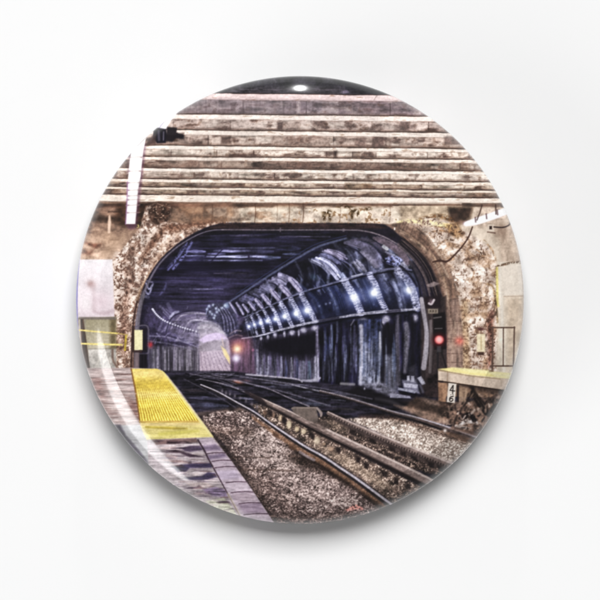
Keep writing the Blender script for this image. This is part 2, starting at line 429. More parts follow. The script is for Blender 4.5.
# ---- tunnel mouth
DARK = [(133.5, 372), (133.8, 345), (135.5, 325), (138.5, 305), (143.5, 287), (151, 272), (161, 258.5), (172, 248), (184, 239), (197, 231.5), (210, 226), (224, 223.2), (240, 222.6), (300, 223),
        (372, 223.5), (388, 226.5), (400, 236), (414, 247), (427, 260), (435, 275), (441, 291), (445.5, 315), (446.5, 345), (446, 372), (440, 395), (400, 400), (250, 386), (133, 372)]
DARK = list(map(tuple, spl(DARK[:24], 6))) + DARK[24:]
ink(poly(DARK, .8), (27, 22, 34), [('g4', .12), ('g2', .12)])
ink(poly([(222, 223.4), (376, 223.6), (388, 228), (380, 229), (222, 228.6), (206, 230.6), (210, 227)], .9), (50, 36, 36), [('h2', .25), ('g2', .2)], .9)
ink(rect(206, 222, 384, 223.6, .5), (108, 82, 62), [('g2', .4)], .55, mod=('g2', .2, 1))
# navy inside, bluish depth
ink(poly([(146, 292), (160, 266), (186, 245), (212, 232), (330, 231), (345, 237), (228, 303), (200, 316), (140, 330)], 2), (28, 26, 42), [('h', .42), ('hs', .2), ('g2', .15)])
ink(poly([(150, 300), (170, 274), (250, 272), (262, 282), (228, 303), (196, 312)], 5), (44, 40, 60), [('h', .32), ('g2', .15)], .75)
ink(poly([(166, 264), (180, 262), (268, 262), (272, 268), (160, 274)], 2.5), (14, 12, 24), [('h', .2)], .85)


def streak(x0, x1, y, w, c, a=1.0, dy=0):
    ink(line([(x0, y), ((x0 + x1) / 2, y + dy / 2), (x1, y + dy)], [w * .35, w, w * .4], .75), c, [('h2', .3), ('g2', .15)], a)


for s in [(230, 262, 235.6, 1.8, (88, 82, 104), .8), (200, 224, 236, 1, (64, 58, 84), .7), (228, 275, 248, 1.2, (104, 104, 134), .9), (276, 300, 248.5, 6, (52, 52, 78), .6),
          (214, 250, 251, 3, (128, 126, 164), .9), (208, 225, 254, 2.4, (112, 110, 150), .8), (207, 272, 256.6, 2.8, (158, 158, 196), .95), (250, 273, 251.5, 4, (78, 78, 108), .7),
          (204, 262, 260.4, 1.5, (130, 130, 166), .9), (262, 280, 257.5, 3.2, (104, 110, 142), .8), (187, 205, 251.5, 4, (112, 110, 150), .85), (186, 204, 255.8, 1.6, (134, 134, 174), .8),
          (182, 200, 260.5, 1.6, (92, 90, 130), .7), (214, 246, 273.4, 1.2, (84, 78, 96), .8), (180, 223, 289, 1.7, (112, 108, 138), .85), (200, 222, 284, 1, (64, 60, 90), .6),
          (196, 224, 279, 3, (46, 42, 70), .6), (280, 330, 236.6, 1.0, (96, 90, 112), .8), (278, 320, 233.5, .8, (60, 54, 72), .7), (283, 300, 254, 3.4, (84, 88, 118), .7),
          (226, 250, 283, 1.4, (54, 52, 80), .6), (244, 258, 277, 1.2, (64, 62, 90), .5), (160, 196, 278, 1, (52, 48, 76), .6), (150, 172, 296, 1.2, (56, 52, 82), .5)]:
    streak(s[0], s[1], s[2], s[3], s[4], s[5])
ink(line([(210, 263), (216, 256), (222, 250)], 1.2), (30, 26, 48), a=.8)
ink(line([(248.6, 254), (248.9, 258.4)], 2), (40, 32, 56), a=.9)
for p0, p1, w, a in [((187, 243), (168, 270), 2.4, .75), ((192, 242), (173, 269), 3.2, .8), ((183, 246), (167, 268), 1.4, .5), ((166, 283), (160, 295), 2, .4)]:
    ink(line([p0, ((p0[0] + p1[0]) / 2 + 1.5, (p0[1] + p1[1]) / 2), p1], [w * .6, w, w * .7], .8), (112, 112, 158), [('g2', .2)], a, mod=('g2', -1, 1.4))
for pts, w, c in [([(146, 283), (149, 289), (153, 284)], 1.6, (150, 148, 176)), ([(145, 291), (149, 294), (152, 286)], 1.8, (140, 138, 165)), ([(147, 281), (152, 282)], 2, (96, 92, 112)),
                  ([(143, 296), (148, 297)], 3, (86, 84, 104))]:
    ink(line(pts, w, .6), c, [('g2', .3)], .85)
# steel lining of the mouth, pale ring
ink(line([(136.5, 372), (136.6, 345), (137.4, 325), (140.2, 306), (144, 293)], [4.5, 4.5, 4.6, 4, 3], .6), (104, 98, 106), [('v', .1), ('g2', .08)])
ink(line([(144, 292), (152, 275.5), (161, 262), (174, 249.5), (187, 240.5), (200, 233.8), (212, 230.4), (226, 229.6)], [2.4, 2, 1.8, 1.6, 1.4, 1.2, 1.1, 1], .5), (104, 98, 110), [('g2', .15)], .95)
ink(line([(222, 229.8), (245, 229.8), (270, 230), (345, 230), (364, 231), (379, 234.8), (393, 241.5), (403, 248.5), (409, 255)], [1.1, 1.1, 1.1, 1.3, 1.5, 1.5, 1.2, 1], .45), (122, 112, 118), [('g2', .2)], .9)
ink(rect(279.6, 227.6, 281, 232, .4), (110, 100, 110), a=.8)
ink(rect(342.5, 228.6, 344.5, 231.6, .4), (120, 110, 118), a=.8)
ink(rect(394, 227.6, 395.2, 230, .3), (240, 230, 220))

# ---- vault, right side
ink(poly([(226, 305), (345, 237), (376, 236), (400, 248), (414, 268), (420, 300), (420, 395), (300, 384), (240, 372)], 1.5), (23, 22, 34), [('g4', .3), ('g8', .25), ('g2', .2)])
ink(blob(330, 296, 40, 26, -.3), (24, 30, 66), a=.55)
ink(blob(372, 296, 34, 20, -.1), (30, 36, 66), a=.6)
ink(blob(300, 276, 22, 10, -.5), (14, 12, 26), a=.7)
ink(blob(314, 277, 4.5, 3.2, .3), (60, 78, 98), [('g2', .2)], .7)
# receding lengthwise edges
ink(line([(346, 238.4), (320, 246), (300, 256.6), (270, 275), (240, 295), (226, 304)], [2, 2.2, 2.2, 2, 1.8, 1.5], .7), (88, 92, 118), [('g2', .15)], .9)
ink(line([(346, 235.6), (318, 243.5), (298, 254), (268, 272.8), (236, 294.5)], 1, .4), (46, 50, 80), a=.9)
ink(line([(330, 244.4), (300, 258.6), (272, 276)], .8, .4), (28, 28, 52), a=.9)
# soft streaks following the rings of the vault
CROWN = spl([(400, 246), (372, 237), (346, 238), (300, 257), (270, 275.5), (240, 295)], 20)
MID = spl([(413, 272), (396, 269.6), (366, 274), (304, 292), (275, 304), (241, 319)], 20)
LOW = spl([(419, 309), (408, 310), (382, 312), (314, 322), (285, 329), (245, 338)], 20)
for k in range(150):
    u = rnd.rand() ** 1.15
    j = int(u * (len(CROWN) - 1))
    A_, B_, C_ = CROWN[j], MID[j], LOW[j]
    ctl = (A_ + B_) / 2 + (B_ - A_)[::-1] * np.array([.16, -.10])
    ctl2 = (B_ + C_) / 2 + np.array([1.5, 0]) * (1 - u)
    arc_ = spl([A_, ctl, B_, ctl2, C_], 8)
    i0 = rnd.randint(0, 22)
    i1 = min(len(arc_), i0 + rnd.randint(6, 18))
    b_ = rnd.rand()
    c_ = np.array((158, 162, 194)) * (.35 + .65 * b_) if rnd.rand() < .72 else np.array((14, 13, 22))
    ink(line(arc_[i0:i1], (1.0 + 4.4 * rnd.rand()) * (1.05 - .75 * u), 1.5 - .95 * u, False), c_, [('g2', .25), ('g4', .2)], .18 + .42 * rnd.rand())
# bright panels between crown and upper pipe


def ribbing(A, B, n, c, a, w=1.2, seed=0, vary=.22):
    """n brush strokes side by side from curve A to curve B"""
    r_ = np.random.RandomState(seed)
    A, B = spl(A, 6), spl(B, 6)
    for k in range(n):
        u = (k + .5) / n
        p = A * (1 - u) + B * u
        i0, i1 = r_.randint(0, 3), len(p) - r_.randint(0, 4)
        sp_ = np.hypot(*(B[0] - A[0])) / n
        ink(line(p[i0:i1], max(w, sp_ * 1.25), .55, False), np.array(c) * (1 + vary * r_.randn() * .8), [('g4', .16), ('g2', .16)], a * (.75 + .25 * r_.rand()))
    for k in range(n):                                 # a few finer, brighter and darker lines
        u = r_.rand()
        p = A * (1 - u) + B * u
        i0 = r_.randint(0, max(1, len(p) - 5))
        ink(line(p[i0:i0 + r_.randint(4, 9)], .7, .4, False), np.array(c) * (1.25 if k % 2 else .45), [], .7)


VP = [([(307, 260), (321, 267), (333, 280)], [(318, 255.5), (333, 263), (345, 278.5)], 8, (166, 166, 196), 1), ([(322, 251.5), (334, 256), (343, 262)], [(328, 249.3), (340, 251.5), (350, 258.5)], 5, (136, 130, 156), .95),
      ([(316, 254.5), (328, 259), (338, 266)], [(321, 252.8), (332, 256.5), (342, 264)], 3, (104, 104, 134), .9), ([(352, 263), (357, 269), (362, 274)], [(357, 259), (363, 264.5), (367, 271.5)], 4, (150, 148, 170), .95),
      ([(338, 271), (341, 277), (344, 284.5)], [(343, 272.5), (347, 279), (350, 284)], 4, (154, 160, 196), .95), ([(343, 244), (362, 250), (376, 266)], [(352, 239), (372, 246), (384, 261)], 8, (84, 80, 98), .8),
      ([(358, 253), (367, 260), (374, 268)], [(364, 250), (373, 257), (379, 266)], 4, (114, 110, 128), .8), ([(372, 239), (392, 250), (404, 264)], [(379, 236), (399, 247), (411, 262)], 6, (94, 84, 94), .85),
      ([(268, 281.5), (275, 283), (281, 288)], [(280, 273.5), (287, 275.5), (293, 279)], 6, (140, 136, 164), .8), ([(258, 288), (263, 290), (268, 293)], [(266, 282.5), (273, 284.5), (278, 288)], 4, (112, 110, 136), .75),
      ([(249, 293.5), (254, 295), (258, 297.5)], [(256, 288.8), (262, 290.5), (266, 293)], 3, (100, 98, 124), .7), ([(238, 300), (243, 301.5), (246, 303.5)], [(246, 295), (251, 296.5), (255, 298.5)], 3, (92, 90, 116), .7),
      ([(326, 284), (334, 296), (338, 312)], [(334, 282), (340, 292), (346, 308)], 5, (40, 46, 78), .6), ([(356, 278), (362, 290), (368, 308)], [(364, 276), (372, 290), (380, 308)], 6, (36, 42, 66), .6)]
for j, (A_, B_, n_, c_, a_) in enumerate(VP):
    ribbing(A_, B_, n_, c_, a_, seed=40 + j)
for pts, c, a in [([(385, 258), (394, 254), (402, 259), (402, 265), (394, 266.6), (386, 263)], (138, 142, 184), .95), ([(400, 262.5), (406, 260.6), (409.6, 265), (408.4, 269), (401, 266.6)], (150, 148, 168), .9)]:
    ink(poly(pts, .6), c, [('g2', .3), ('g4', .2)], a, mod=('g2', -.8, 1.2))
for k in range(60):                                    # scuffs and glints over the vault
    x = 250 + rnd.rand() * 165
    y = np.interp(x, [250, 345, 415], [300, 246, 262]) + rnd.rand() * np.interp(x, [250, 415], [30, 46])
    L_ = 1.5 + 3 * rnd.rand()
    ink(line([(x - L_ * .5, y - L_ * .7), (x + L_ * .5, y + L_ * .7)], .8 + .8 * rnd.rand(), .6), (110, 116, 150) if rnd.rand() > .5 else (12, 11, 20), a=.3 + .4 * rnd.rand())
for pts, w, c, a in [([(345, 242.5), (358, 243.5), (368, 251), (379, 266)], [3, 5, 5, 3], (92, 88, 108), .85), ([(352, 240), (368, 240), (384, 250), (394, 262)], [2, 3, 3, 2], (74, 68, 84), .8),
                     ([(362, 252), (370, 258), (377, 266.5)], [4, 5, 3], (112, 108, 126), .7), ([(340, 259), (350, 265), (356, 274)], [1.2, 1.4, 1], (120, 120, 150), .8),
                     ([(342, 262), (348, 268), (352, 273)], .9, (90, 92, 120), .8), ([(374, 238), (390, 245), (401, 253), (408, 263)], [3, 6, 7, 5], (98, 86, 96), .85),
                     ([(383.6, 246.6), (387, 249)], 3.4, (166, 166, 172), .85), ([(378, 250), (386, 256)], 1.4, (34, 30, 48), .9), ([(386, 252), (396, 256)], 2, (150, 150, 172), .7),
                     ([(345, 247.5), (356, 250), (366, 260)], 1.4, (24, 22, 40), .9), ([(312, 258), (324, 262.6), (335, 273)], .9, (60, 62, 92), .7), ([(318, 256.6), (330, 262), (341, 273)], .8, (88, 90, 122), .6),
                     ([(360, 270), (366, 276)], 1.6, (60, 62, 86), .7), ([(384, 262), (392, 264)], 1.5, (30, 28, 50), .9), ([(392, 258), (390, 262)], 1.2, (40, 44, 84), .9)]:
    ink(line(pts, w, .6), c, [('g2', .18), ('g4', .1)], a)
# ribs between crown band and upper pipe (second row)
for x, y, dx, dy, w in [(294, 284, 10, 10, 6), (284, 290.5, 9, 8, 5.2), (274, 294.6, 8, 8, 4.8), (265, 299, 7, 7.4, 4.4), (258, 303, 6.4, 6.8, 4), (251, 305.6, 6, 6.4, 3.4), (245, 308, 5.4, 6.2, 3), (239, 308, 7, 10, 2.6), (232.6, 309, 8, 12, 2.4)]:
    ink(line([(x - dx * .35, y - dy * .5), (x + dx * .15, y), (x + dx * .6, y + dy * .6)], [w * .8, w * 1.1, w * .85], .7), (164, 158, 188), [('g2', .18), ('g1', .12)], .95)
    ink(line([(x - dx * .35 + 1.4, y - dy * .5), (x + dx * .6 + 1.4, y + dy * .6)], .8, .4), (50, 48, 76), a=.7)
# upper pipe A
ink(line([(412, 270), (398, 268.6), (385, 269.6), (366, 273.5), (340, 281), (320, 287), (304, 291.6), (280, 301), (258, 311.6), (240, 319)], [1.5, 2.2, 2.2, 2, 2, 1.8, 1.8, 1.6, 1.4, 1.2], .5), (104, 104, 128), [('g2', .25)], .9)
ink(line([(412, 272), (398, 270.8), (366, 275.8), (340, 283), (304, 293.4), (258, 313)], 1.3, .5), (12, 11, 22), a=.9)
ink(line([(352, 276.4), (362, 274)], 1.6), (176, 176, 196), a=.8)
ink(line([(340, 281), (346, 279.4)], 1.4), (170, 172, 196), a=.8)
# third row, jagged ribs with cable clamps and lamps
RIB = [([(345, 281), (350, 289), (356, 300), (361, 312.5)], 8), ([(370, 275), (375, 284), (380, 298), (386, 310)], 6.6), ([(398, 270), (407, 279), (413, 292), (417, 308)], 8),
       ([(302, 295), (306, 303), (311, 312), (315, 321)], 6), ([(291, 299), (295, 306), (299, 314), (303, 323)], 5.2), ([(281, 303), (285, 309), (288, 317), (292, 326)], 4.6),
       ([(272, 307), (275, 312), (278, 319), (281, 328)], 4), ([(264, 310.6), (267, 316), (270, 322), (272, 330)], 3.4), ([(257, 313.6), (260, 318), (262, 324), (264, 332)], 3), ([(251, 316.4), (253, 320), (255, 326), (257, 334)], 2.6),
       ([(245.6, 319), (247, 323), (249, 329)], 2.2)]
for pts, w in RIB:
    mk = line(pts, w, .6)
    sl, m = mk
    saw = .5 + .5 * np.sin((Y[sl] * 1.0 + X[sl] * .25) * 2 * np.pi / (2.9 if w > 6 else 2.2) + 1.3 * N['g2'][sl])
    ink((sl, m * (.4 + .6 * saw)), (170, 170, 200), [('g2', .25), ('g4', .15)], .92)
    ink(line([(x + w * .62, y) for x, y in pts], w * .28, .5), (16, 15, 30), a=.7)
    ink(line([(x - w * .2, y) for x, y in pts], w * .3, .5), (190, 190, 214), [('g2', .3)], .4, mod=('g2', 0, 1))
for pts, w, a in [([(300, 285), (316, 300), (324, 320)], 3, .35), ([(322, 284), (332, 296), (338, 314)], 4, .35), ([(330, 300), (333, 302), (334, 310)], 1.6, .6)]:
    ink(line(pts, w, 1.2), (84, 94, 132), [('g2', .3)], a)
for x, y in [(330, 303), (326, 304), (319.4, 306)]:
    ink(blob(x, y, 1.2), (150, 156, 186), a=.7)
# lower pipe B
ink(line([(418, 309), (400, 310.4), (382, 311.8), (366, 313.4), (350, 315.6), (330, 319), (316, 321.6), (300, 325), (280, 330), (258, 336), (242, 338.6)], [2, 2.4, 3, 2.8, 2.4, 2, 2.2, 2.2, 1.9, 1.7, 1.5], .5), (160, 158, 176), [('g2', .22), ('h2', .15)], .95)
ink(line([(416, 312), (382, 314.6), (350, 318.4), (318, 324), (290, 330.6)], 1.6, .6), (10, 9, 20), a=.9)
ink(line([(338, 317.6), (320, 321)], 2.6, .8), (18, 16, 32), a=.75)
ink(line([(400, 310.4), (388, 311.6)], 2.6, .8), (30, 26, 40), a=.75)
# wall below pipe B
ink(poly([(300, 328), (420, 313), (421, 396), (362, 388), (300, 382)], 1), (22, 20, 36), [('v', .4), ('v2', .25), ('g2', .18)])
ink(poly([(246, 342), (318, 326), (320, 381), (296, 379), (248, 375)], 1), (70, 65, 84), [('v', .28), ('v2', .15), ('g2', .12)])
ink(poly([(262, 341), (276, 337), (319, 330), (318, 356), (300, 358), (284, 357), (270, 354), (262, 349)], 4), (15, 12, 22), [('g2', .15)], .95)
for x, y0, y1, w, c, a in [(252, 348, 374, 3, (120, 96, 118), .5), (257, 350, 374, 2.2, (144, 140, 156), .7), (262, 356, 375, 1.6, (150, 146, 162), .7), (268, 357, 375, 2, (132, 130, 150), .65), (274, 358, 375, 1.4, (100, 100, 124), .7),
                         (281, 357, 376, 1.6, (136, 136, 156), .7), (286, 361, 377, 1.8, (66, 70, 100), .8), (291.5, 358, 378, 1.5, (162, 160, 176), .85), (297, 360, 377, 2.4, (58, 62, 90), .7), (303, 362, 379, 3.4, (126, 124, 146), .8),
                         (309, 362, 379, 3, (88, 104, 122), .7), (317, 332, 381, 3.4, (122, 116, 138), .85), (316, 358, 380, 5, (164, 160, 180), .85), (325, 328, 360, 2, (40, 44, 72), .8), (331.5, 326, 356, 2.2, (96, 104, 130), .75),
                         (337, 322, 342, 1.8, (96, 100, 126), .7), (328, 338, 352, 5, (46, 52, 84), .5), (345, 330, 372, 3.4, (34, 34, 60), .7), (355, 326, 366, 3, (70, 66, 94), .6)]:
    ink(line([(x, y0), (x + .5, (y0 + y1) / 2), (x - .3, y1)], [w * .8, w, w * 1.1], .9), c, [('v', .2), ('g2', .18)], a)
for k in range(90):
    x = 320 + rnd.rand() * 98
    y0 = np.interp(x, [320, 420], [324, 314]) + rnd.rand() * 40
    y1 = min(y0 + 12 + 36 * rnd.rand(), np.interp(x, [320, 360, 420], [380, 384, 394]))
    if rnd.rand() < .6:
        c_ = np.array((134, 138, 164)) * (.4 + .6 * rnd.rand())
    else:
        c_ = np.array((14, 12, 22))
    ink(line([(x, y0), (x + rnd.randn() * .5, (y0 + y1) / 2), (x, y1)], [.6, .8 + 2.4 * rnd.rand(), 1.2], .9), c_, [('v', .2), ('g2', .25)], .2 + .4 * rnd.rand())
for k in range(46):
    x = 248 + rnd.rand() * 70
    y1 = np.interp(x, [248, 320], [374, 380])
    y0 = y1 - 4 - 14 * rnd.rand()
    ink(line([(x, y0), (x, y1)], .6 + 1.4 * rnd.rand(), .7), np.array((160, 158, 180)) * (.35 + .65 * rnd.rand()), [('g2', .25)], .25 + .4 * rnd.rand())
for x, y, rx, ry in [(315, 328, 3.6, 2.8), (303.5, 330, 3.2, 3), (298.8, 333, 1.1, 3.4), (292, 332.6, 2.8, 2.8), (284.4, 334, 1.4, 3), (275, 335, 2, 2.6), (268, 337, 1.4, 2.2), (261, 338.4, 1.4, 2), (363, 322, 4.6, 4), (386, 319, 4, 3.6), (383, 324, 2, 4), (415, 318, 3, 4)]:
    ink(blob(x, y, rx, ry, 0, 3), (176, 172, 192), [('g2', .2)], .92)
ink(line([(381, 318), (382, 324), (384, 328)], 1.2), (20, 18, 30), a=.8)
ink(line([(354, 320), (351, 325)], 1.4), (140, 136, 150), a=.6)
# piers
grad(poly([(358, 320), (381, 319), (380, 385), (359, 385)], 1), (40, 44, 66), (98, 100, 116), 0, 326, 0, 380, [('v', .3), ('g2', .2), ('g4', .28)])
ink(line([(361, 326), (361.6, 345), (360.4, 384)], [4, 3.4, 3.6], .9), (172, 170, 188), [('g2', .15), ('v', .1)], .85)
ink(line([(366, 345), (365, 366), (366, 384)], [3, 6, 8], 2), (140, 140, 158), [('g2', .2), ('g4', .3)], .55)
ink(line([(380, 332), (380, 350), (378, 382)], [1.6, 3, 2.2], .6), (178, 178, 192), [('g2', .12)], .85)
ink(rect(382, 324, 396, 392, 1.6), (17, 15, 24), [('v', .2)], .85)
ink(poly([(385, 356), (394, 354), (398, 392), (384, 390)], 2), (106, 106, 120), [('v', .2), ('g2', .15)], .8)
ink(line([(398, 316), (397.4, 340), (398.6, 384)], [3, 4, 5], 1.2), (92, 88, 100), [('v', .25), ('g2', .18)], .8)
ink(line([(406, 324), (407, 336), (405, 372)], [5, 5.6, 3.4], 1.2), (116, 112, 124), [('v', .2), ('g2', .18)], .8)
ink(line([(412, 318), (413, 350), (412, 385)], 4, 1.4), (16, 14, 22), a=.85)
ink(poly([(408, 368), (416, 364), (419, 384), (410, 384)], 1.4), (52, 50, 60), [('g2', .2)], .8)
for k in range(60):
    x = 359 + rnd.rand() * 38
    if 381 < x < 385:
        continue
    y1 = 384 + (x - 359) * .16 - rnd.rand() * 26
    y0 = y1 - 8 - 30 * rnd.rand()
    ink(line([(x, max(y0, 322)), (x + .3, (y0 + y1) / 2), (x, y1)], [.4, .7 + 1.6 * rnd.rand(), .6], .7), [(158, 160, 178), (26, 26, 40), (84, 92, 118)][rnd.choice(3)], [('g2', .2)], .25 + .4 * rnd.rand())
# lamps along the vault
for x, y, r in [(354, 297.5, 3.2), (374, 293, 3.3), (409.5, 290, 3.6), (307, 310.6, 2.5), (296, 313.6, 2.3), (284.6, 316.4, 2), (275.4, 319, 1.8), (267.4, 321, 1.5), (260.4, 323, 1.4), (254.4, 324.6, 1.2), (249, 326.4, 1.1)]:
    glow(blob(x, y, r * 3.2), (84, 96, 158), .62)
    glow(blob(x, y, r * 1.5), (196, 206, 240), .9)
    glow(blob(x, y, r * .85, None, 0, 4), (255, 255, 255), 1)
ink(blob(320, 272, 10, 5, .6), (20, 22, 46), a=.5)

# ---- steel lining at the right of the mouth
for pts, w, c, a in [([(400, 242), (416, 254), (428, 270), (435, 290), (440, 320)], 3, (30, 24, 28), .9), ([(398, 244), (412, 256), (424, 272), (430, 292)], [2, 2.4, 2.4, 2], (92, 80, 82), .8),
                     ([(402, 240), (418, 252), (431, 268), (438, 288), (443, 318), (444, 350)], 1.4, (82, 66, 62), .8), ([(410, 262), (419, 276), (424, 292), (427, 310)], [3, 4, 4, 3], (58, 52, 60), .85),
                     ([(416, 262), (425, 278), (430, 296)], 1.4, (112, 98, 98), .7), ([(412, 268), (418, 282), (421, 298)], 1.6, (18, 16, 26), .9), ([(434, 282), (438, 302), (441, 330)], 1.5, (90, 76, 72), .6)]:
    ink(line(pts, w, .6), c, [('g2', .18)], a)
for q_, c_, w_ in [(0, (110, 96, 94), .9), (2.6, (18, 14, 18), 1.2), (4.4, (84, 70, 70), .9), (6.6, (122, 106, 100), .8), (9, (24, 18, 20), 1.4), (11, (90, 74, 68), .9)]:
    ink(line([(399 + q_ * .6, 247 - q_ * .9), (413 + q_ * .8, 260 - q_ * .7), (423 + q_, 275 - q_ * .4), (428 + q_ * 1.1, 290), (431 + q_ * 1.2, 300)], w_, .4), c_, [('g2', .2)], .65)
ink(poly([(427, 284.5), (434, 281.6), (440, 283.5), (433, 287), (428, 287)], .7), (140, 126, 126), [('g2', .15)], .85)
ink(poly([(421, 300), (446, 296), (446.5, 372), (421, 394)], 1.2), (56, 47, 47), [('v', .2), ('g2', .15)], .9)
ink(poly([(402, 266), (408, 272), (414, 284), (418, 296), (413, 296), (408, 286)], 1), (96, 98, 128), [('g2', .35)], .5)
ink(line([(400, 266), (409, 274), (417, 286)], 2, .7), (16, 14, 26), a=.8)
ink(line([(421.5, 299), (424, 314), (426.6, 332), (426, 350), (423.6, 368)], [4.4, 4.6, 4.4, 5, 5], .6), (142, 136, 144), [('v', .08), ('g2', .08)])
ink(line([(424.4, 300), (427, 318), (429.4, 334), (428.6, 352)], 1, .4), (60, 54, 60), a=.8)
ink(line([(430.6, 321), (431, 345), (430, 372)], 3, .6), (98, 90, 92), [('v', .15)], .9)
ink(poly([(433, 314), (445, 312), (446, 349), (434, 350)], .8), (22, 18, 20), [('g2', .15)])
ink(poly([(424, 297), (440, 295), (441, 308), (426, 308)], 1.2), (32, 22, 28), a=.9)
ink(line([(429, 303.4), (431.4, 304), (434, 300)], 2.2, .6), (206, 196, 200), a=.9)
ink(blob(431, 301.5, 2, 2.6), (150, 130, 140), a=.6)
ink(rect(428, 308.8, 438, 313.6, .5), (128, 118, 108), [('g1', .2)])
for k in range(3):
    ink(rect(429.6 + k * 2.8, 310, 431.2 + k * 2.8, 312.4, .4), (66, 56, 50), a=.7)
ink(line([(434, 318), (441, 317)], 1.6), (104, 98, 98), a=.8)
ink(line([(435, 328.6), (442, 328.4)], 1), (130, 126, 128), a=.7)
ink(blob(439, 340, 6.6, 6.6, 0, 3), (92, 20, 26), a=.9)
ink(blob(439.2, 339.8, 4.4, 4.2, 0, 6), (240, 134, 132))
glow(blob(439, 339.4, 2.4), (255, 190, 190), .5)
ink(blob(459.5, 341, 4.4, 4, 0, 2), (214, 104, 92), [('g2', .2)], .8)
ink(line([(437.5, 349), (437.8, 362), (437, 376)], 1.8, .5), (36, 32, 36))
ink(line([(440.5, 350), (444, 360), (447, 371)], 1.8, .5), (34, 28, 30))
ink(rect(437, 346, 441, 352, .6), (70, 66, 70), a=.8)

# ---- left of the tunnel: far vault seen on the left wall
ink(poly([(142, 330), (146, 306), (156, 304), (186, 312), (206, 316), (200, 352), (198, 372), (143, 372)], 2), (44, 39, 58), [('g2', .28), ('g4', .2)])
grad(poly([(148, 346), (200, 346), (201, 372), (148, 372)], 1.5), (74, 70, 84), (104, 98, 108), 150, 0, 200, 0, [('v', .28), ('g2', .1)])
# banded barrel of the far tunnel
for k, (r, c) in enumerate([(54, (62, 54, 80)), (47, (96, 90, 112)), (42, (60, 56, 80)), (38, (118, 112, 132)), (33, (74, 70, 92)), (29, (104, 100, 122))]):
    sl, m = poly([(212 + r * math.cos(t) * 1.0, 346 + r * math.sin(t) * .66) for t in np.linspace(math.pi * 1.06, math.pi * 1.72, 26)] + [(218, 344)], 1.2)
    ink((sl, m), c, [('h2', .15), ('g2', .14), ('g4', .1)], .75)
for pts, w, c, a in [([(168, 304), (172, 316), (166, 330)], 3.6, (96, 92, 116), .5), ([(160, 306), (170, 316)], 2, (120, 116, 142), .55), ([(164, 318), (158, 332)], 2.4, (92, 88, 110), .6), ([(172, 321), (160, 334)], 1.6, (124, 120, 142), .6),
                     ([(170, 318), (174, 313), (178, 312)], 2.4, (150, 150, 176), .75), ([(150, 336), (166, 337), (184, 342), (200, 348)], 1.2, (130, 126, 146), .7), ([(148, 341), (170, 344), (196, 350)], 1.2, (110, 106, 124), .7),
                     ([(192, 333), (188, 342)], 1.6, (150, 148, 164), .6), ([(150, 331), (160, 333), (176, 338)], 2, (30, 26, 42), .8), ([(174, 326), (186, 333), (196, 340)], 3, (40, 36, 54), .7)]:
    ink(line(pts, w, .7), c, [('g2', .25)], a)
for k in range(26):
    r_ = 26 + 30 * rnd.rand()
    t0 = math.pi * (1.08 + .4 * rnd.rand())
    p_ = [(212 + r_ * math.cos(q_), 346 + r_ * .66 * math.sin(q_)) for q_ in np.linspace(t0, t0 + .3 + .7 * rnd.rand(), 7)]
    ink(line(p_, .7 + 1.8 * rnd.rand(), .7, False), (150, 142, 166) if rnd.rand() < .6 else (36, 32, 50), [('g2', .2)], .25 + .4 * rnd.rand())
for k in range(40):
    x, y = 148 + rnd.rand() * 44, 306 + rnd.rand() * 36
    d_ = rnd.choice([-1, 1])
    ink(line([(x, y), (x + 2.5 * d_ + rnd.rand() * 2, y + 2 + 3 * rnd.rand())], .7 + .8 * rnd.rand(), .5), (126, 122, 148) if rnd.rand() < .6 else (26, 22, 36), [('g2', .2)], .3 + .4 * rnd.rand())
for t in np.linspace(0, 1, 26):                       # string of small lights
    p = spl([(152.5, 309), (157, 315), (165, 321), (178, 326), (190, 329.6), (204, 333.6)], 25)
    q = p[int(t * (len(p) - 1))]
    ink(blob(q[0], q[1], .95, .85, 0, 3), (214, 212, 232), a=.9)
    ink(blob(q[0] + .6, q[1] + 2, .8, 1), (110, 106, 130), a=.6)
for k in range(14):
    x = 150 + k * 3.7
    ink(line([(x, 350 + k * .1), (x + .2, 370)], .9 + rnd.rand() * 1.6, .6), (150, 144, 156) if k % 3 else (44, 38, 50), [('g2', .2)], .55)
ink(line([(170, 348), (170, 372)], 1.2), (32, 28, 38), a=.8)
ink(rect(198.4, 346, 200, 371, .6), (60, 54, 66), a=.8)
glow(blob(206, 326, 26, 17), (92, 82, 112), .75)
glow(blob(176, 322, 26, 16), (58, 52, 78), .7)
glow(blob(200, 278, 40, 16), (30, 26, 46), .6)
TUBE_FAR = [(168, 330), (172, 319), (179, 314.4), (192, 311.6), (206, 313.6), (217, 321), (226, 333), (229.6, 346), (199, 348), (196, 345)]
grad(poly(TUBE_FAR, 1.2), (70, 64, 84), (150, 142, 162), 168, 312, 226, 340, [('h2', .1), ('g4', .1), ('g2', .1)], .85)
for k in range(9):
    o_ = k * 2.6
    ink(line([(171 + o_ * 1.6, 329 + o_ * .5), (180 + o_ * 1.1, 316.6 + o_ * .75), (193 + o_ * .55, 313 + o_ * .9), (206 + o_ * .3, 315 + o_ * .95), (217 + o_ * .1, 322 + o_ * .8)], [.6, 1.6, 2, 1.6, .8], .7),
        [(172, 166, 186), (78, 72, 94), (128, 120, 144)][k % 3], [('g2', .2), ('h2', .2)], .6)
ink(line([(166, 332), (171, 319), (179, 313.4), (192, 310.4), (206, 312.4), (218, 320), (227, 332)], 1.2, .6), (38, 34, 52), a=.8)
for t in np.linspace(0, 1, 26):
    p = spl([(152.5, 309), (157, 315), (165, 321), (178, 326), (190, 329.6), (204, 333.6)], 25)
    q = p[int(t * (len(p) - 1))]
    ink(blob(q[0], q[1], .9, .8, 0, 3), (218, 216, 236), a=.9)
    ink(blob(q[0] + .8, q[1] + 2.2, .7, 1.1), (52, 48, 66), a=.6)
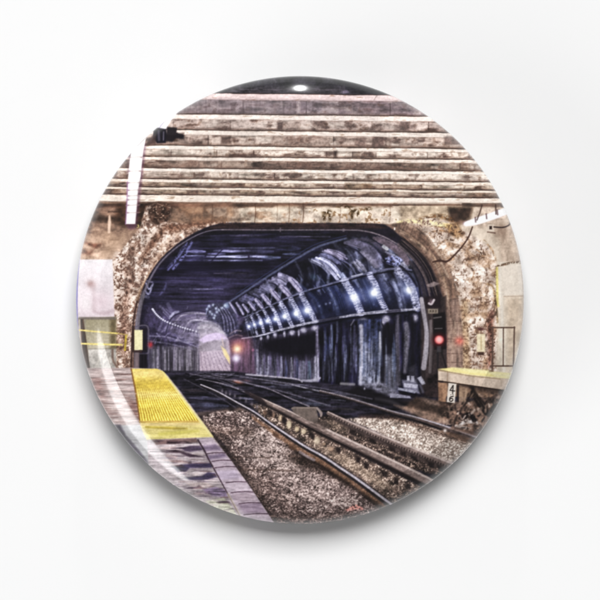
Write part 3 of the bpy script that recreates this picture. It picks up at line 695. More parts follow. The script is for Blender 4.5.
# bright far mouth: lilac ceiling, grey track, warm spot, lilac track bed
ink(poly([(200, 322), (212, 324), (222, 332), (229, 341), (231, 352), (230, 373), (200, 373), (199, 346)], 1), (150, 140, 156), [('g4', .08), ('g2', .1)])
for k, (y0, c) in enumerate([(322, (132, 128, 142)), (326, (166, 160, 174)), (330, (140, 134, 148))]):
    ink(line([(199, y0 + 2), (212, y0 + 1), (224, y0 + 8)], 3, .9), c, [('g2', .12)], .85)
ink(poly([(199, 340), (206, 335), (216, 332.6), (223, 334), (227.6, 339), (214, 340), (204, 343)], .8), (200, 178, 218), [('g2', .06)], .95)
ink(poly([(199, 346), (206, 342), (216, 340.6), (226, 342), (226, 352), (199, 353)], .9), (124, 116, 124), [('g4', .08), ('g2', .08)], .95)
ink(poly([(200, 352), (222, 350), (230, 358), (231, 373), (200, 373)], .8), (168, 150, 164), [('g2', .12)], .95)
for k in range(8):
    ink(line([(200.5 + k * 3, 352), (203 + k * 4.4, 373)], .7, .4), (108, 94, 110), [('g2', .2)], .65)
ink(poly([(221, 346), (226, 350), (230, 358), (230, 364), (224, 355)], .9), (236, 208, 132), a=.9)
ink(line([(222, 338), (223.4, 346)], 1.2), (196, 170, 160), a=.7)
glow(blob(215, 350, 15, 17), (92, 80, 100), .7)
# ring of lights round the far vault
ink(poly([(206, 308), (216, 303), (228, 304), (236, 314), (240, 330), (230, 338), (226, 334), (219, 324), (207, 319)], 1.2), (66, 64, 86), [('g2', .3)])
for t in np.linspace(0, 1, 9):
    a0, b0 = (214, 311 + 2 * t), (226 + 4 * t, 336)
    x0 = 215 + 14 * t
    ink(line([(x0, 306 + 4 * t), (x0 + 6, 316 + 5 * t), (x0 + 8, 330 + 3 * t)], .9, .5), (128, 124, 148) if int(t * 8) % 2 else (36, 34, 54), [('g2', .3)], .7)
for x, y in [(207, 309), (209, 306), (210, 312), (212, 314), (215, 315.5), (217, 312), (219, 310), (222, 308), (225, 305.6), (214, 318), (216, 308.5), (213, 305)]:
    ink(blob(x, y, 1.2, 1.4), (196, 206, 232), [('g2', .2)], .8)
glow(blob(226.4, 305.6, 2.6), (160, 190, 240), .7)
ink(line([(208, 306), (206, 314)], .9), (150, 156, 190), a=.7)
ink(line([(230, 334), (236, 330.6), (241, 331)], 1.6), (130, 118, 134), [('g2', .2)], .8)
ink(line([(229, 338), (236, 335), (242, 336)], 1.4), (110, 98, 112), [('g2', .2)], .8)
# approaching train: two lamps and a reddish halo on the wall
ink(poly([(230, 340), (252, 338), (256, 374), (231, 372)], 1.5), (92, 72, 92), [('v', .2), ('g2', .15)], .9)
ink(blob(240, 346, 9, 8), (176, 104, 102), a=.65)
ink(blob(237, 358, 6, 6), (178, 148, 176), a=.55)
ink(blob(246, 356, 4, 12), (126, 96, 116), [('v', .2)], .6)
ink(blob(253, 350, 1.2), (170, 110, 140), a=.8)
glow(blob(237, 348.8, 4.6), (240, 150, 80), .9)
glow(blob(237.2, 349, 2.2), (255, 220, 140), .95)
glow(blob(236.2, 358.4, 3.4), (220, 210, 255), .95)
# cabinet with yellow notice at the left of the mouth
ink(line([(134, 327), (147, 326), (148.6, 340), (148, 353), (140, 354)], 1.5, .45), (96, 90, 104), a=.9)
ink(rect(141.5, 328, 147, 352, .8), (30, 24, 32), a=.9)
ink(rect(132, 326, 134.6, 352, .6), (54, 38, 34), a=.9)
ink(rect(134.4, 330, 142.6, 350, .5), (224, 214, 166), [('g2', .04)])
ink(rect(134.8, 350.4, 142, 352.6, .5), (60, 44, 44))
ink(rect(134, 353, 139.5, 370, .8), (104, 92, 96), [('v', .15)])
ink(rect(139.5, 354, 147, 370, .8), (36, 30, 40), [('v', .3)])
ink(blob(150.4, 344.6, 2.4, 2.8), (178, 56, 60), [('g2', .2)], .85)

# ---- track bed
FLOOR = [(140, 371), (232, 371), (252, 374.5), (296, 379), (330, 384), (362, 386), (398, 397), (440, 396), (540, 400), (540, 540), (200, 540), (200, 440), (160, 372)]
ink(poly(FLOOR, .9), (34, 31, 41), [('h', .35), ('h2', .2), ('g4', .15), ('g2', .2)])
# grey-blue streaks and cooler ground further in
for s in [(184, 224, 397, 4, (66, 64, 82), .8), (190, 228, 404, 4.4, (70, 70, 90), .8), (182, 206, 389.5, 3, (66, 58, 66), .8), (196, 240, 400.6, 1.6, (20, 18, 26), .8), (206, 232, 407, 2, (52, 50, 64), .8), (250, 300, 386, 3, (60, 58, 74), .6), (262, 282, 382.4, 2, (98, 94, 110), .75), (284, 302, 384.6, 2, (104, 102, 120), .75),
          (300, 330, 403, 3.6, (86, 88, 106), .75), (294, 326, 398, 3, (46, 46, 60), .8), (332, 356, 393, 3, (104, 102, 116), .6), (336, 366, 397, 3, (84, 80, 92), .7), (332, 356, 408, 1.6, (78, 70, 72), .7), (345, 366, 410.5, 2.4, (60, 56, 68), .6),
          (252, 282, 390, 1.6, (54, 52, 66), .6), (202, 222, 374.6, 1.4, (110, 102, 116), .6), (204, 232, 371.6, 1.2, (80, 72, 86), .6), (200, 222, 378, 1.6, (40, 36, 50), .7), (216, 238, 373.4, 1.4, (130, 124, 140), .5)]:
    streak(s[0], s[1], s[2], s[3], s[4], s[5], 2)
ink(poly([(196, 413), (240, 407), (262, 418), (200, 424)], 2), (106, 90, 82), [('h', .2), ('g2', .15)], .85)
ink(line([(199, 418), (214, 414)], 5, 2), (22, 17, 22), a=.7)
ink(line([(232, 410), (236, 418), (246, 419)], [6, 6, 5], 2), (24, 18, 20), a=.75)
# ledge at the foot of the right wall
ink(line([(246, 374.4), (270, 376.4), (296, 379), (302, 381.6)], 1.6, .5), (170, 164, 178), [('g2', .15)], .9)
ink(line([(302, 380.4), (312, 380.6), (320, 378)], [2, 3, 2], .7), (170, 166, 184), [('g2', .12)], .85)
ink(line([(341, 383.6), (354, 384.4)], 2.6, .8), (150, 146, 150), a=.75)
ink(poly([(359, 384), (382, 382), (392, 389), (402, 396), (396, 398), (376, 391)], 1.8), (120, 118, 132), [('g2', .15), ('h2', .2), ('g4', .2)], .85)
ink(poly([(357, 386), (376, 392), (398, 400), (440, 402), (430, 412), (376, 404), (340, 392)], 2), (17, 14, 18), [('h2', .2)], .8)
ink(blob(364.6, 388.6, 1, 1.2), (176, 174, 190), a=.8)
ink(line([(376, 399), (392, 402), (404, 408)], [2, 4, 2], 1.4), (64, 60, 66), a=.7)
# switch gear beside the wall
ink(poly([(402, 380), (416, 380), (420, 394), (404, 390)], .9), (116, 114, 130), [('g2', .18)], .9)
for q, c in [([(404, 383), (418, 384.6), (417, 388.4), (404, 387)], (166, 164, 182)), ([(398, 387.4), (416, 391), (415, 393.4), (398, 390)], (142, 142, 158)), ([(407, 375.6), (409.4, 375.6), (410, 381), (407, 381)], (176, 174, 190)),
             ([(411, 376), (414, 376), (414.6, 382), (411, 382)], (158, 156, 172)), ([(417, 378), (421, 376), (426, 384), (422, 385)], (156, 154, 168)), ([(390, 393), (410, 396), (411, 398.4), (390, 397.6)], (132, 130, 146))]:
    ink(poly(q, .5), c, [('g2', .15)], .92)
ink(line([(400, 392.6), (416, 395)], 1.5), (14, 12, 18), a=.9)
ink(line([(420, 385), (423, 392)], 2.4, .8), (86, 84, 98), a=.8)
ink(poly([(426, 378), (440, 372), (441, 398), (424, 396)], 1.4), (34, 27, 28), [('g4', .35), ('g2', .3)], .95)
# rubble bank right
ink(poly([(416, 397), (440, 401), (476, 404), (500, 404), (492, 424), (470, 432), (440, 420), (404, 408)], 1.6), (72, 57, 50), [('g4', .25), ('g2', .2)])
ink(poly([(394, 405), (414, 408), (440, 414), (450, 424), (434, 424), (412, 414)], 1.6), (136, 114, 102), [('g4', .14), ('g2', .14)], .9)
ink(line([(424, 400), (432, 403), (438, 404)], [4, 5, 3], 1.6), (120, 102, 94), [('g2', .2)], .85)
ink(poly([(404, 402), (422, 398), (428, 404), (446, 410), (444, 416), (420, 409)], 2), (52, 42, 38), [('g2', .25)], .7)
ink(poly([(440, 414), (460, 402), (498, 396), (505, 400), (480, 434), (462, 430)], 1.6), (110, 90, 80), [('g4', .3), ('g2', .25), ('sp', .12)], .9)
for pts, w, c, a in [([(460, 424), (470, 421), (480, 424)], [3, 5, 2], (226, 212, 208), .95), ([(456, 426), (466, 428)], 3, (190, 174, 168), .8), ([(462, 418), (470, 415), (474, 420)], 5, (24, 18, 20), .95), ([(458, 412), (464, 416)], 3, (40, 30, 30), .9),
                     ([(452, 430), (456, 418), (462, 408)], 2, (44, 34, 32), .8), ([(478, 428), (482, 414), (492, 404)], 3, (150, 126, 112), .75), ([(472, 392), (478, 404), (486, 414)], 3, (26, 20, 20), .9), ([(468, 394), (462, 404)], 2, (34, 28, 26), .8),
                     ([(480, 398), (486, 406), (488, 414)], 2.4, (36, 28, 28), .85), ([(488, 402), (496, 396)], 4, (64, 50, 46), .8), ([(474, 408), (480, 412)], 3, (160, 136, 124), .7), ([(454, 408), (460, 404)], 3, (150, 126, 114), .6),
                     ([(470, 398), (474, 392)], 1.6, (130, 110, 96), .7), ([(490, 412), (498, 402)], 3.4, (28, 22, 22), .8), ([(484, 422), (490, 414)], 3, (120, 100, 90), .7)]:
    ink(line(pts, w, .7), c, [('g2', .2)], a)

for k in range(130):
    x = 446 + rnd.rand() * 58
    y = np.interp(x, [446, 500], [400, 388]) + rnd.rand() * 34
    t_ = rnd.rand() * math.pi
    L_ = 1 + 3.4 * rnd.rand()
    c_ = [(26, 20, 20), (150, 128, 116), (70, 56, 50), (196, 178, 168)][rnd.choice(4, p=[.42, .26, .24, .08])]
    ink(line([(x, y), (x + L_ * math.cos(t_), y + L_ * math.sin(t_))], .8 + 1.6 * rnd.rand(), .6), c_, [('g2', .2)], .45 + .4 * rnd.rand())

# ---- gravel
G1 = [(204, 424), (203, 416), (214, 412), (246, 410.5), (262, 419), (290, 441), (322, 461), (372, 496), (388, 510), (340, 540), (240, 540), (272, 523), (254, 492), (238, 464), (224, 444)]
ink(poly(G1, 1), (104, 88, 86), [('gr', .34), ('g8', .1), ('g2', .12)], c2=(166, 149, 144), by='gr', cut=.8, soft=1.6)
ink(poly([(240, 436), (262, 426), (296, 450), (300, 470), (270, 474), (252, 458)], 7), (164, 147, 142), [('gr', .34), ('g2', .12)], .6)
ink(poly([(272, 470), (310, 464), (352, 490), (358, 506), (320, 510), (280, 496)], 8), (158, 140, 136), [('gr', .36), ('g2', .12)], .6)
ink(line([(206, 430), (222, 446), (238, 468), (256, 496), (276, 526)], [7, 9, 12, 14, 12], 3.5), (58, 47, 44), [('gr', .4)], .75)
ink(line([(240, 466), (266, 486), (290, 512)], [8, 18, 20], 7), (86, 72, 68), [('gr', .45)], .5)
ink(line([(292, 456), (306, 462), (322, 466), (346, 480)], [8, 14, 14, 8], 4), (42, 32, 28), [('gr', .5)], .8)
ink(line([(238, 470), (270, 470), (296, 471)], 1.6, .8), (60, 46, 40), [('g2', .3)], .6)
ink(line([(230, 458), (250, 457), (270, 458)], 1.4, .8), (60, 46, 40), [('g2', .3)], .5)
ink(line([(264, 522), (310, 520), (350, 514)], [10, 12, 8], 4), (84, 70, 66), [('gr', .45)], .5)
ink(line([(347, 510), (356, 507), (362, 509)], [2, 4.6, 2], 1), (222, 138, 128), [('gr', .3)], .85, mod=('gr', -.4, 1.2))
ink(line([(205, 426), (224, 432), (250, 432)], [8, 10, 6], 4), (104, 86, 78), [('gr', .4)], .5)
sl_, m_ = poly(G1, 1)
ink((sl_, m_ * np.clip((-N['gr'][sl_] - 1.1) / 1.0, 0, 1)), (44, 34, 30), a=.7)
# between rail one and the covered rail
G2 = [(250, 404), (262, 404), (300, 424), (350, 450), (400, 476), (424, 488), (396, 504), (372, 490), (330, 462), (290, 436), (262, 416)]
ink(poly(G2, 1), (90, 76, 70), [('gr', .3), ('g4', .2)], c2=(164, 145, 134), by='gr', cut=1.0, soft=2)
ink(poly([(310, 440), (334, 448), (372, 470), (392, 488), (380, 488), (340, 464)], 3), (176, 154, 138), [('gr', .32)], .65)
# right gravel
G3 = [(346, 419), (362, 417.5), (400, 419), (424, 425), (444, 431), (468, 440), (490, 448), (486, 456), (460, 464), (440, 460), (400, 443), (372, 430)]
ink(poly(G3, 1.2), (152, 135, 126), [('gr', .28), ('g8', .06)], c2=(202, 186, 176), by='gr', cut=.3, soft=2.0)
ink(line([(360, 417), (384, 417), (404, 421), (440, 433), (466, 442)], [2, 4, 4, 4, 4], 2), (74, 56, 48), [('gr', .4)], .75)
# between covered rail and rack rail
ink(poly([(300, 418), (330, 416), (352, 427), (400, 448), (450, 468), (440, 476), (400, 466), (350, 440)], 1.2), (62, 51, 48), [('gr', .3), ('g4', .2)], c2=(140, 122, 112), by='gr', cut=1.1, soft=1.6)
ink(poly([(322, 420), (338, 420), (352, 432), (340, 434)], 2), (140, 122, 110), [('gr', .3)], .6)

# ---- rails
def rail(pts, w, body, top, under, tw=.3, ds=1.0):
    up = [(x + .0, y - .38 * (w[min(i, len(w) - 1)] if isinstance(w, list) else w)) for i, (x, y) in enumerate(pts)]
    lo = [(x, y + .62 * (w[min(i, len(w) - 1)] if isinstance(w, list) else w)) for i, (x, y) in enumerate(pts)]
    ww = w if isinstance(w, list) else [w] * len(pts)
    ink(line(lo, [k * .8 for k in ww], 1.0), under, [('g2', .2)], .9)
    ink(line(pts, ww, .6), body, [('g2', .14), ('h2', .1)])
    ink(line(up, [max(.8, k * tw) for k in ww], .45), top, [('g2', .12)], .95)


# far tracks
for pts, w, c, a in [([(250, 384), (269, 389), (287, 397), (309, 406.4)], [1, 1.2, 1.4, 1.6], (128, 120, 130), .9), ([(226, 379), (240, 381), (256, 385.6)], 1.1, (104, 98, 112), .8), ([(290, 384), (304, 387.6), (326, 392.6)], [1, 1.3, 1.6], (150, 146, 158), .85),
                     ([(200, 379), (217, 382.4), (234, 387.4), (254, 396)], [1, 1.2, 1.4, 1.8], (140, 132, 142), .9), ([(186, 372), (200, 376), (222, 380)], 1, (70, 64, 78), .7), ([(190, 376), (199, 373.4), (214, 371)], 1, (84, 78, 92), .7),
                     ([(215, 377), (224, 379.4), (236, 384)], 1, (90, 84, 98), .7), ([(212, 374), (224, 377), (234, 373.6)], 1.2, (120, 112, 126), .55)]:
    ink(line(pts, w, .45), c, [('g2', .2)], a)
    ink(line([(x, y + 1.8) for x, y in pts], 1.6, .7), (12, 10, 16), a=.7)
for pts, w, c, a in [([(190, 374), (212, 377), (244, 382.6), (284, 392), (330, 406)], [.9, 1, 1.2, 1.4, 1.4], (112, 106, 120), .7), ([(206, 373), (236, 375.6), (270, 380.6), (320, 388), (372, 399)], [.8, 1, 1.2, 1.4, 1.4], (104, 100, 116), .65),
                     ([(184, 379), (202, 388), (222, 399), (236, 408)], [.8, 1, 1.4, 1.2], (86, 80, 92), .7), ([(196, 371.6), (206, 375), (226, 383), (250, 393)], [.8, .9, 1.2, 1.4], (92, 86, 100), .65),
                     ([(232, 374), (214, 375.6), (196, 380)], 1, (104, 98, 114), .6), ([(240, 377), (262, 379.6), (300, 386)], 1, (120, 114, 126), .6)]:
    ink(line(pts, w, .5), c, [('g2', .25)], a)
for k in range(46):                                    # sleepers half seen in the dark
    y = 376 + 32 * rnd.rand() ** .8
    x = np.interp(y, [374, 410], [196, 214]) + rnd.rand() * np.interp(y, [374, 410], [80, 150])
    L_ = 4 + 12 * rnd.rand()
    ink(line([(x, y), (x + L_ / 2, y + .3), (x + L_, y + 1)], [.4, .8 + 1.2 * rnd.rand(), .4], .6), (104, 102, 120) if rnd.rand() < .65 else (10, 8, 14), [('g2', .25)], .25 + .45 * rnd.rand())
glow(blob(238, 382, 5, 1.6, .2), (190, 120, 90), .7)
glow(blob(247, 380.6, 4, 1.0, .2), (120, 80, 70), .5)
for x, y in [(222, 391), (226, 393), (230, 394), (235, 396), (240, 398), (246, 401), (252, 404), (257, 407)]:
    ink(blob(x, y, 1.2, 2.0), (120, 112, 122), [('g2', .2)], .75)
# far right rail
rail([(320, 391), (345, 397.4), (370, 405), (394, 412.6), (415, 418), (442, 426.6), (466, 435), (482, 441)], [1.6, 1.8, 2, 2.4, 3, 4, 5, 5.4], (78, 66, 64), (166, 158, 166), (20, 16, 18), .42)
ink(line([(442, 431), (462, 438), (480, 444)], [3, 4.6, 5], .9), (112, 90, 78), [('g2', .2)], .85)
ink(blob(445, 430.6, 1.6, 1.8), (222, 210, 206), a=.95)
ink(line([(452, 428), (480, 436), (492, 442)], 3.4, 1), (120, 96, 84), [('g2', .15)], .8)
# rack-like rail
rail([(328, 413), (350, 423.6), (375, 434.6), (400, 445), (425, 455), (452, 466), (480, 477)], [3.2, 4.4, 5.2, 6, 6.4, 7, 7.4], (116, 101, 97), (190, 172, 166), (36, 28, 28), .3)
for t in np.linspace(0, 1, 44):
    x = 334 + t * 112
    y = np.interp(x, [328, 350, 375, 400, 425, 452], [413, 423.6, 434.6, 445, 455, 466]) + 1.2 + t * 1.4
    ink(blob(x, y, .75 + .25 * t, .9 + .3 * t, 0, 3), (40, 31, 31), a=.85)
ink(line([(330, 417), (352, 428.6), (376, 440), (402, 451.6), (428, 462), (448, 471)], [2, 2.4, 2.8, 3.4, 4, 4], .8), (74, 62, 60), [('g2', .25)], .9)
for x in [352, 372, 392, 403, 414, 431, 440]:
    y = np.interp(x, [328, 350, 375, 400, 425, 452], [413, 423.6, 434.6, 445, 455, 466])
    ink(poly([(x - 3, y + 4), (x + 3, y + 6.4), (x + 3, y + 11), (x - 2, y + 9)], .9), (30, 23, 24), [('g2', .2)], .8)
    ink(line([(x - 5, y + 9), (x + 7, y + 14)], 1.6, .6), (128, 110, 102), [('g2', .2)], .6)
# covered rail
rail([(250, 394), (266, 402), (287, 412), (306, 421.4), (325, 431), (350, 443), (375, 455), (400, 467), (428, 481), (456, 496)], [2.4, 4, 5, 6, 6.4, 6.8, 7.2, 7.6, 8, 8.4], (130, 114, 110), (196, 178, 172), (34, 26, 26), .24)
ink(line([(252, 396), (270, 405.6), (290, 416), (310, 426), (330, 436), (356, 449), (380, 461), (404, 473), (424, 484)], 1, .5), (64, 52, 50), a=.75)
ink(line([(246, 392), (258, 398), (264, 404)], [3, 5, 5], 1), (34, 26, 30), a=.8)
for x, y, rx, ry, c in [(265, 413, 2, 2.6, (112, 90, 78)), (273, 415, 2.2, 2.8, (140, 116, 102)), (280.6, 418, 2.3, 3.2, (190, 166, 142)), (289, 424.5, 2.6, 4.4, (218, 198, 170)), (297, 429, 2.4, 3, (200, 178, 150)), (303.6, 431.4, 3, 2.8, (206, 186, 160)),
                        (317, 440.4, 3.4, 4, (208, 188, 166)), (331, 449, 3, 2.4, (176, 148, 130)), (324, 444, 2, 2, (150, 128, 112))]:
    ink(blob(x + 1.6, y + .6, rx, ry, 0, 3), (30, 22, 22), a=.7)
    ink(blob(x, y, rx, ry, 0, 4), c, [('g2', .14)], .92)
for x, y in [(270, 409), (284, 417), (312, 432), (338, 446), (358, 456), (366, 462), (384, 470), (396, 477), (408, 482)]:
    ink(poly([(x - 2.4, y), (x + 2.8, y + 2), (x + 2, y + 8), (x - 1.4, y + 6)], 1), (32, 24, 25), [('g2', .2)], .85)
# equipment box
ink(poly([(291, 408.4), (294, 406.6), (316, 407), (318.4, 418), (317, 424), (308, 421), (294, 413)], .6), (106, 95, 90), [('g2', .08), ('g4', .06)])
ink(line([(292, 408), (316, 407.6)], 1, .5), (146, 134, 128), a=.7)
ink(line([(317, 408), (321, 413), (321, 416)], [2, 3, 2], .6), (160, 146, 140), a=.85)
ink(poly([(310, 424), (318, 420), (326, 420), (330, 428), (324, 430)], .9), (86, 74, 70), [('g2', .3)], .7)
# near rail
NR = [(200, 385.4), (216, 392), (236, 403), (254, 413), (270, 424.4), (288, 436.6), (305, 447.6), (322, 457), (340, 469), (355, 479), (375, 493.6), (393, 507)]
ink(line([(x - 1.5, y + 4.2) for x, y in NR[3:]], [2, 4, 5, 5.6, 6, 6, 6, 6, 6], 1), (124, 96, 78), [('g2', .2), ('gr', .15)], .85)
ink(line([(x - 2.5, y + 8) for x, y in NR[5:]], [2, 3, 3, 4, 4, 4, 4], 1.4), (36, 27, 24), [('g2', .2)], .75)
ink(line(NR, [1.2, 1.6, 2, 2.6, 3.2, 3.8, 4.2, 4.6, 5, 5.2, 5.6, 6], .5), (40, 34, 36), [('g2', .2)])
ink(line([(x + .8, y - .8) for x, y in NR], [1.1, 1.2, 1.4, 1.5, 1.6, 1.8, 1.9, 2, 2.1, 2.2, 2.3, 2.4], .4), (188, 180, 190), [('g2', .12)], .95)
ink(line([(x + 2.6, y - 2) for x, y in NR[4:]], 1, .5), (60, 50, 52), a=.8)
ink(line([(300, 452), (308, 457), (314, 460)], 2.6, .8), (150, 140, 146), [('g2', .2)], .7)
for x, y in [(275, 432), (291, 444)]:
    ink(poly([(x - 2, y), (x + 4, y + 3), (x + 4, y + 7), (x - 2, y + 4)], .8), (84, 62, 50), [('g2', .2)], .85)

# ---- right platform with its number plate
ink(poly([(438.5, 384), (452, 386), (540, 402), (540, 392), (500, 386)], 2), (44, 34, 32), [('g4', .2)], .7)
for k in range(6):
    x = 476 + k * 6
    ink(rect(x, 384, x + 1.6, 400, .8), (96, 80, 72), [('g2', .2)], .6)
ink(poly([(460, 386), (468, 388), (466, 402), (458, 402)], 1), (146, 124, 106), [('v', .15), ('g2', .12)], .85)
ink(line([(471, 386), (478, 398), (484, 408)], [3, 3, 2.4], .8), (30, 23, 22), a=.9)
ink(line([(474, 386), (470, 396), (464, 406)], [2, 2, 2], .8), (30, 23, 22), a=.8)
ink(poly([(438, 382), (447, 383.4), (446, 402), (438.6, 401.4)], .6), (142, 112, 92), [('v', .12), ('g2', .12)])
ink(poly([(438, 369), (452, 367.6), (514, 373.6), (516, 379.6), (500, 378), (470, 375), (448, 371.4)], .6), (226, 210, 142), [('g4', .03), ('g2', .03)])
ink(poly([(490, 372), (514, 373.6), (516, 379), (496, 377.4)], 2), (222, 212, 170), a=.75)
ink(poly([(452, 367.4), (490, 370), (500, 374), (470, 372.4)], 1), (230, 220, 164), [('g2', .03)], .7)
ink(poly([(438, 369.6), (448, 371.4), (470, 375), (500, 378), (516, 379.6), (508, 390.4), (480, 386.4), (452, 382.2), (438.2, 380.4)], .5), (192, 172, 156), [('v2', .06), ('g2', .06)])
ink(line([(447.6, 371.6), (447.4, 381.6)], .8, .4), (128, 106, 92), a=.8)
ink(line([(438, 370.4), (448, 372), (470, 375.8), (500, 379)], .9, .4), (126, 106, 74), a=.65)
ink(line([(438, 381), (452, 383), (480, 387.2), (506, 391)], 1.3, .5), (44, 34, 30), a=.9)
# plate: 4 over 6
ink(poly([(448.6, 383), (456.4, 383.8), (454.6, 403), (446.8, 402)], .45), (206, 196, 186), [('g1', .03)])
INKD = (28, 22, 22)
ink(line([(452.9, 385.6), (450.0, 390.4), (454.6, 391.0)], .95, .35, False), INKD)
ink(line([(453.2, 385.6), (452.6, 393.6)], 1.05, .35, False), INKD)
for d in (-1.1, 1.1):
    ink(blob(451.9 + d, 394.8, .5, .5, 0, 4), INKD)
ink(line([(453.2, 396.4), (450.6, 397.0), (449.6, 399.0), (449.8, 400.8), (451.4, 401.3), (452.8, 400.2), (452.6, 398.8), (451.2, 398.4), (449.9, 399.2)], 1.0, .35), INKD)
ink(rect(456.6, 385, 459, 402, .6), (30, 23, 23), a=.85)
# railing
RC = (88, 70, 62)
for p0, p1, w in [((492.6, 327.6), (514.6, 327.6), 1.5), ((492.8, 327), (492.2, 371), 1.6), ((503.4, 328), (503.2, 366), 1.3), ((514.4, 327), (513.4, 370), 1.5), ((491, 366), (514, 366), 1.6)]:
    ink(line([p0, p1], w, .4), RC, [('g2', .1)], .95)
ink(rect(489, 369.6, 494, 372, .5), (120, 100, 84), a=.8)

# ---- left platform
PLAT = [(80, 368.5), (132, 368), (160, 369), (168, 376), (184, 396), (204, 424), (214, 438), (232, 462), (256, 496), (278, 530), (140, 540), (60, 420)]
ink(poly(PLAT, .7), (166, 152, 152), [('h', .1), ('h2', .09), ('g2', .05)])
ink(poly([(80, 368.5), (132, 368), (137, 400), (141, 424), (90, 430)], 1), (168, 150, 147), [('h', .1), ('h2', .1)], .8)
for y, a in [(379, .5), (384, .4), (391, .5), (397.6, .35), (404, .4), (411, .3), (417, .5)]:
    ink(line([(86, y), (112, y + .4), (137, y - .3)], 1, .5), (112, 84, 80), [('h2', .3)], a, mod=('h2', -.4, 1.5))
ink(line([(100, 409.4), (120, 409.8), (138, 409.4)], 1, .4), (230, 208, 202), a=.8)
ink(line([(96, 389), (112, 389.6), (134, 389.4)], .8, .4), (206, 180, 172), a=.6)
ink(poly([(128, 398), (138, 402), (141, 424), (132, 416)], 3), (106, 76, 70), [('h2', .2)], .6)
ink(poly([(84, 376), (100, 380), (112, 420), (100, 418)], 3), (128, 96, 92), [('h2', .25)], .55)
# below the joint: dark edge and pale slab
ink(poly([(100, 425), (141, 425), (148, 440), (178, 482), (150, 482)], 1), (158, 158, 160), [('g8', .06), ('h2', .06)], .95)
ink(poly([(108, 425), (120, 425), (126, 436), (140, 452), (150, 466), (140, 468), (116, 440)], 1.6), (44, 37, 52), [('h2', .2), ('g2', .1)], .95)
ink(poly([(116, 438), (128, 442), (146, 460), (146, 472)], 2), (84, 72, 96), [('h2', .2)], .6)
# tactile strip
YEL = [(131.4, 369), (157, 369), (164, 372.4), (176, 389), (188, 405), (199.4, 421.4), (140, 421.4), (136, 395)]
ink(poly(YEL, .6), (206, 186, 62), [('g8', .05), ('g2', .03)])
sl, m = poly(YEL, .6)
xl = np.interp(Y[sl], [369, 395, 421], [131.4, 136, 140])
xr = np.interp(Y[sl], [369, 372.4, 389, 405, 421.4], [157, 164, 176, 188, 199.4])
tt = (X[sl] - xl) / (xr - xl)
dep = np.clip((Y[sl] - 368) / 53, 0, 1)
wv = np.sin(2 * np.pi * (tt * 21 + .12 * N['g8'][sl]))
wv = wv * np.clip((dep - .18) / .4, 0, 1)
rg = np.sin(2 * np.pi * dep ** 1.25 * 19 + tt * 9) * np.clip(1 - abs(dep - .5) * 1.8, 0, 1) * .45
k = (.27 * wv * (.4 + .85 * dep) + .11 * rg)
col = np.array((226, 192, 84), np.float32) * (1 + k[..., None] * np.array([.75, .95, 1.5], np.float32))
col = col + (np.exp(-((dep - .1) / .12) ** 2) * .7 + np.exp(-((dep - .5) / .09) ** 2) * .5)[..., None] * np.array((18, 24, 62), np.float32)
col = col * (1 + .03 * N['g2'][sl] + .05 * N['hs'][sl])[..., None]
col = col * (1 - .12 * np.exp(-((dep - .33) / .1) ** 2))[..., None]
img[sl] = img[sl] * (1 - m[..., None]) + col * m[..., None]
ink(line([(131.2, 369), (136, 394), (140, 422)], 1.6, .5), (112, 78, 40), a=.85)
grad(poly([(139.6, 421), (199.2, 421), (212, 437.4), (190, 438.4), (154, 439.4), (147, 440), (142, 430)], .7), (208, 188, 124), (204, 190, 120), 0, 421, 0, 439, [('h', .06), ('h2', .05), ('g2', .04)])
ink(line([(140, 422), (170, 421.6), (199, 421.6)], 1.8, .7), (190, 150, 80), [('h2', .15)], .85)
ink(line([(141, 424.6), (172, 424.4), (200, 424)], 2, .7), (214, 186, 130), [('h2', .06)], .7)
ink(line([(146, 427), (170, 428), (187, 428.6)], [1.6, 2.4, 1], 1), (160, 138, 52), [('h2', .15)], .8)
ink(line([(160, 434), (178, 432.6), (198, 431)], [3, 4, 2], 1.6), (190, 180, 84), a=.6)
ink(line([(162, 371), (170, 381), (184, 400), (204, 426), (212, 437)], [1, 1.8, 2.2, 2.6, 2.6], .6), (226, 212, 140), a=.85)
# flagstones: mauve and near-black patches
STONE = [(147, 440), (190, 438), (212, 437), (232, 462), (256, 496), (280, 532), (200, 532), (150, 486)]
ink(poly(STONE, .7), (164, 152, 156), [('h', .12), ('h2', .1), ('g2', .05)])
for q, c, a in [([(152, 440), (196, 438), (199, 442), (172, 444), (156, 445)], (110, 86, 84), .8), ([(167, 441), (186, 441.6), (192, 443.4), (167, 443.6)], (50, 36, 44), .9), ([(178, 450), (190, 445.6), (201, 446), (203, 450), (190, 452)], (64, 52, 72), .85),
                ([(158, 451.6), (176, 450), (196, 455), (205, 457), (190, 457.4), (180, 453)], (52, 38, 50), .9), ([(171, 466), (196, 463), (212, 463), (212, 467.6), (190, 468), (184, 473), (178, 473), (175, 469)], (58, 50, 76), .92),
                ([(184, 477.6), (202, 476), (208, 472), (215, 473), (217, 477), (206, 480), (190, 480)], (62, 54, 80), .92), ([(160, 459), (182, 460), (190, 463), (172, 463)], (140, 112, 110), .7), ([(170, 464.4), (178, 465), (184, 466.4)], (52, 38, 46), .8),
                ([(202, 489), (216, 487), (226, 490), (228, 497), (212, 496)], (120, 104, 132), .8), ([(186, 483), (206, 482), (214, 486), (194, 489)], (196, 176, 174), .8), ([(196, 492), (208, 491), (212, 494), (200, 494)], (98, 82, 96), .6),
                ([(205, 501), (224, 498), (234, 510), (238, 516), (216, 509)], (206, 204, 180), .9), ([(176, 446), (158, 447.6), (162, 449.4), (176, 449)], (186, 160, 156), .6), ([(166, 454), (178, 456), (176, 459), (166, 458)], (178, 152, 150), .6)]:
    ink(poly(q, .9), c, [('h2', .14), ('g2', .08)], a)
ink(line([(150, 451.6), (164, 451.8), (180, 450)], .9), (40, 28, 34), a=.8)
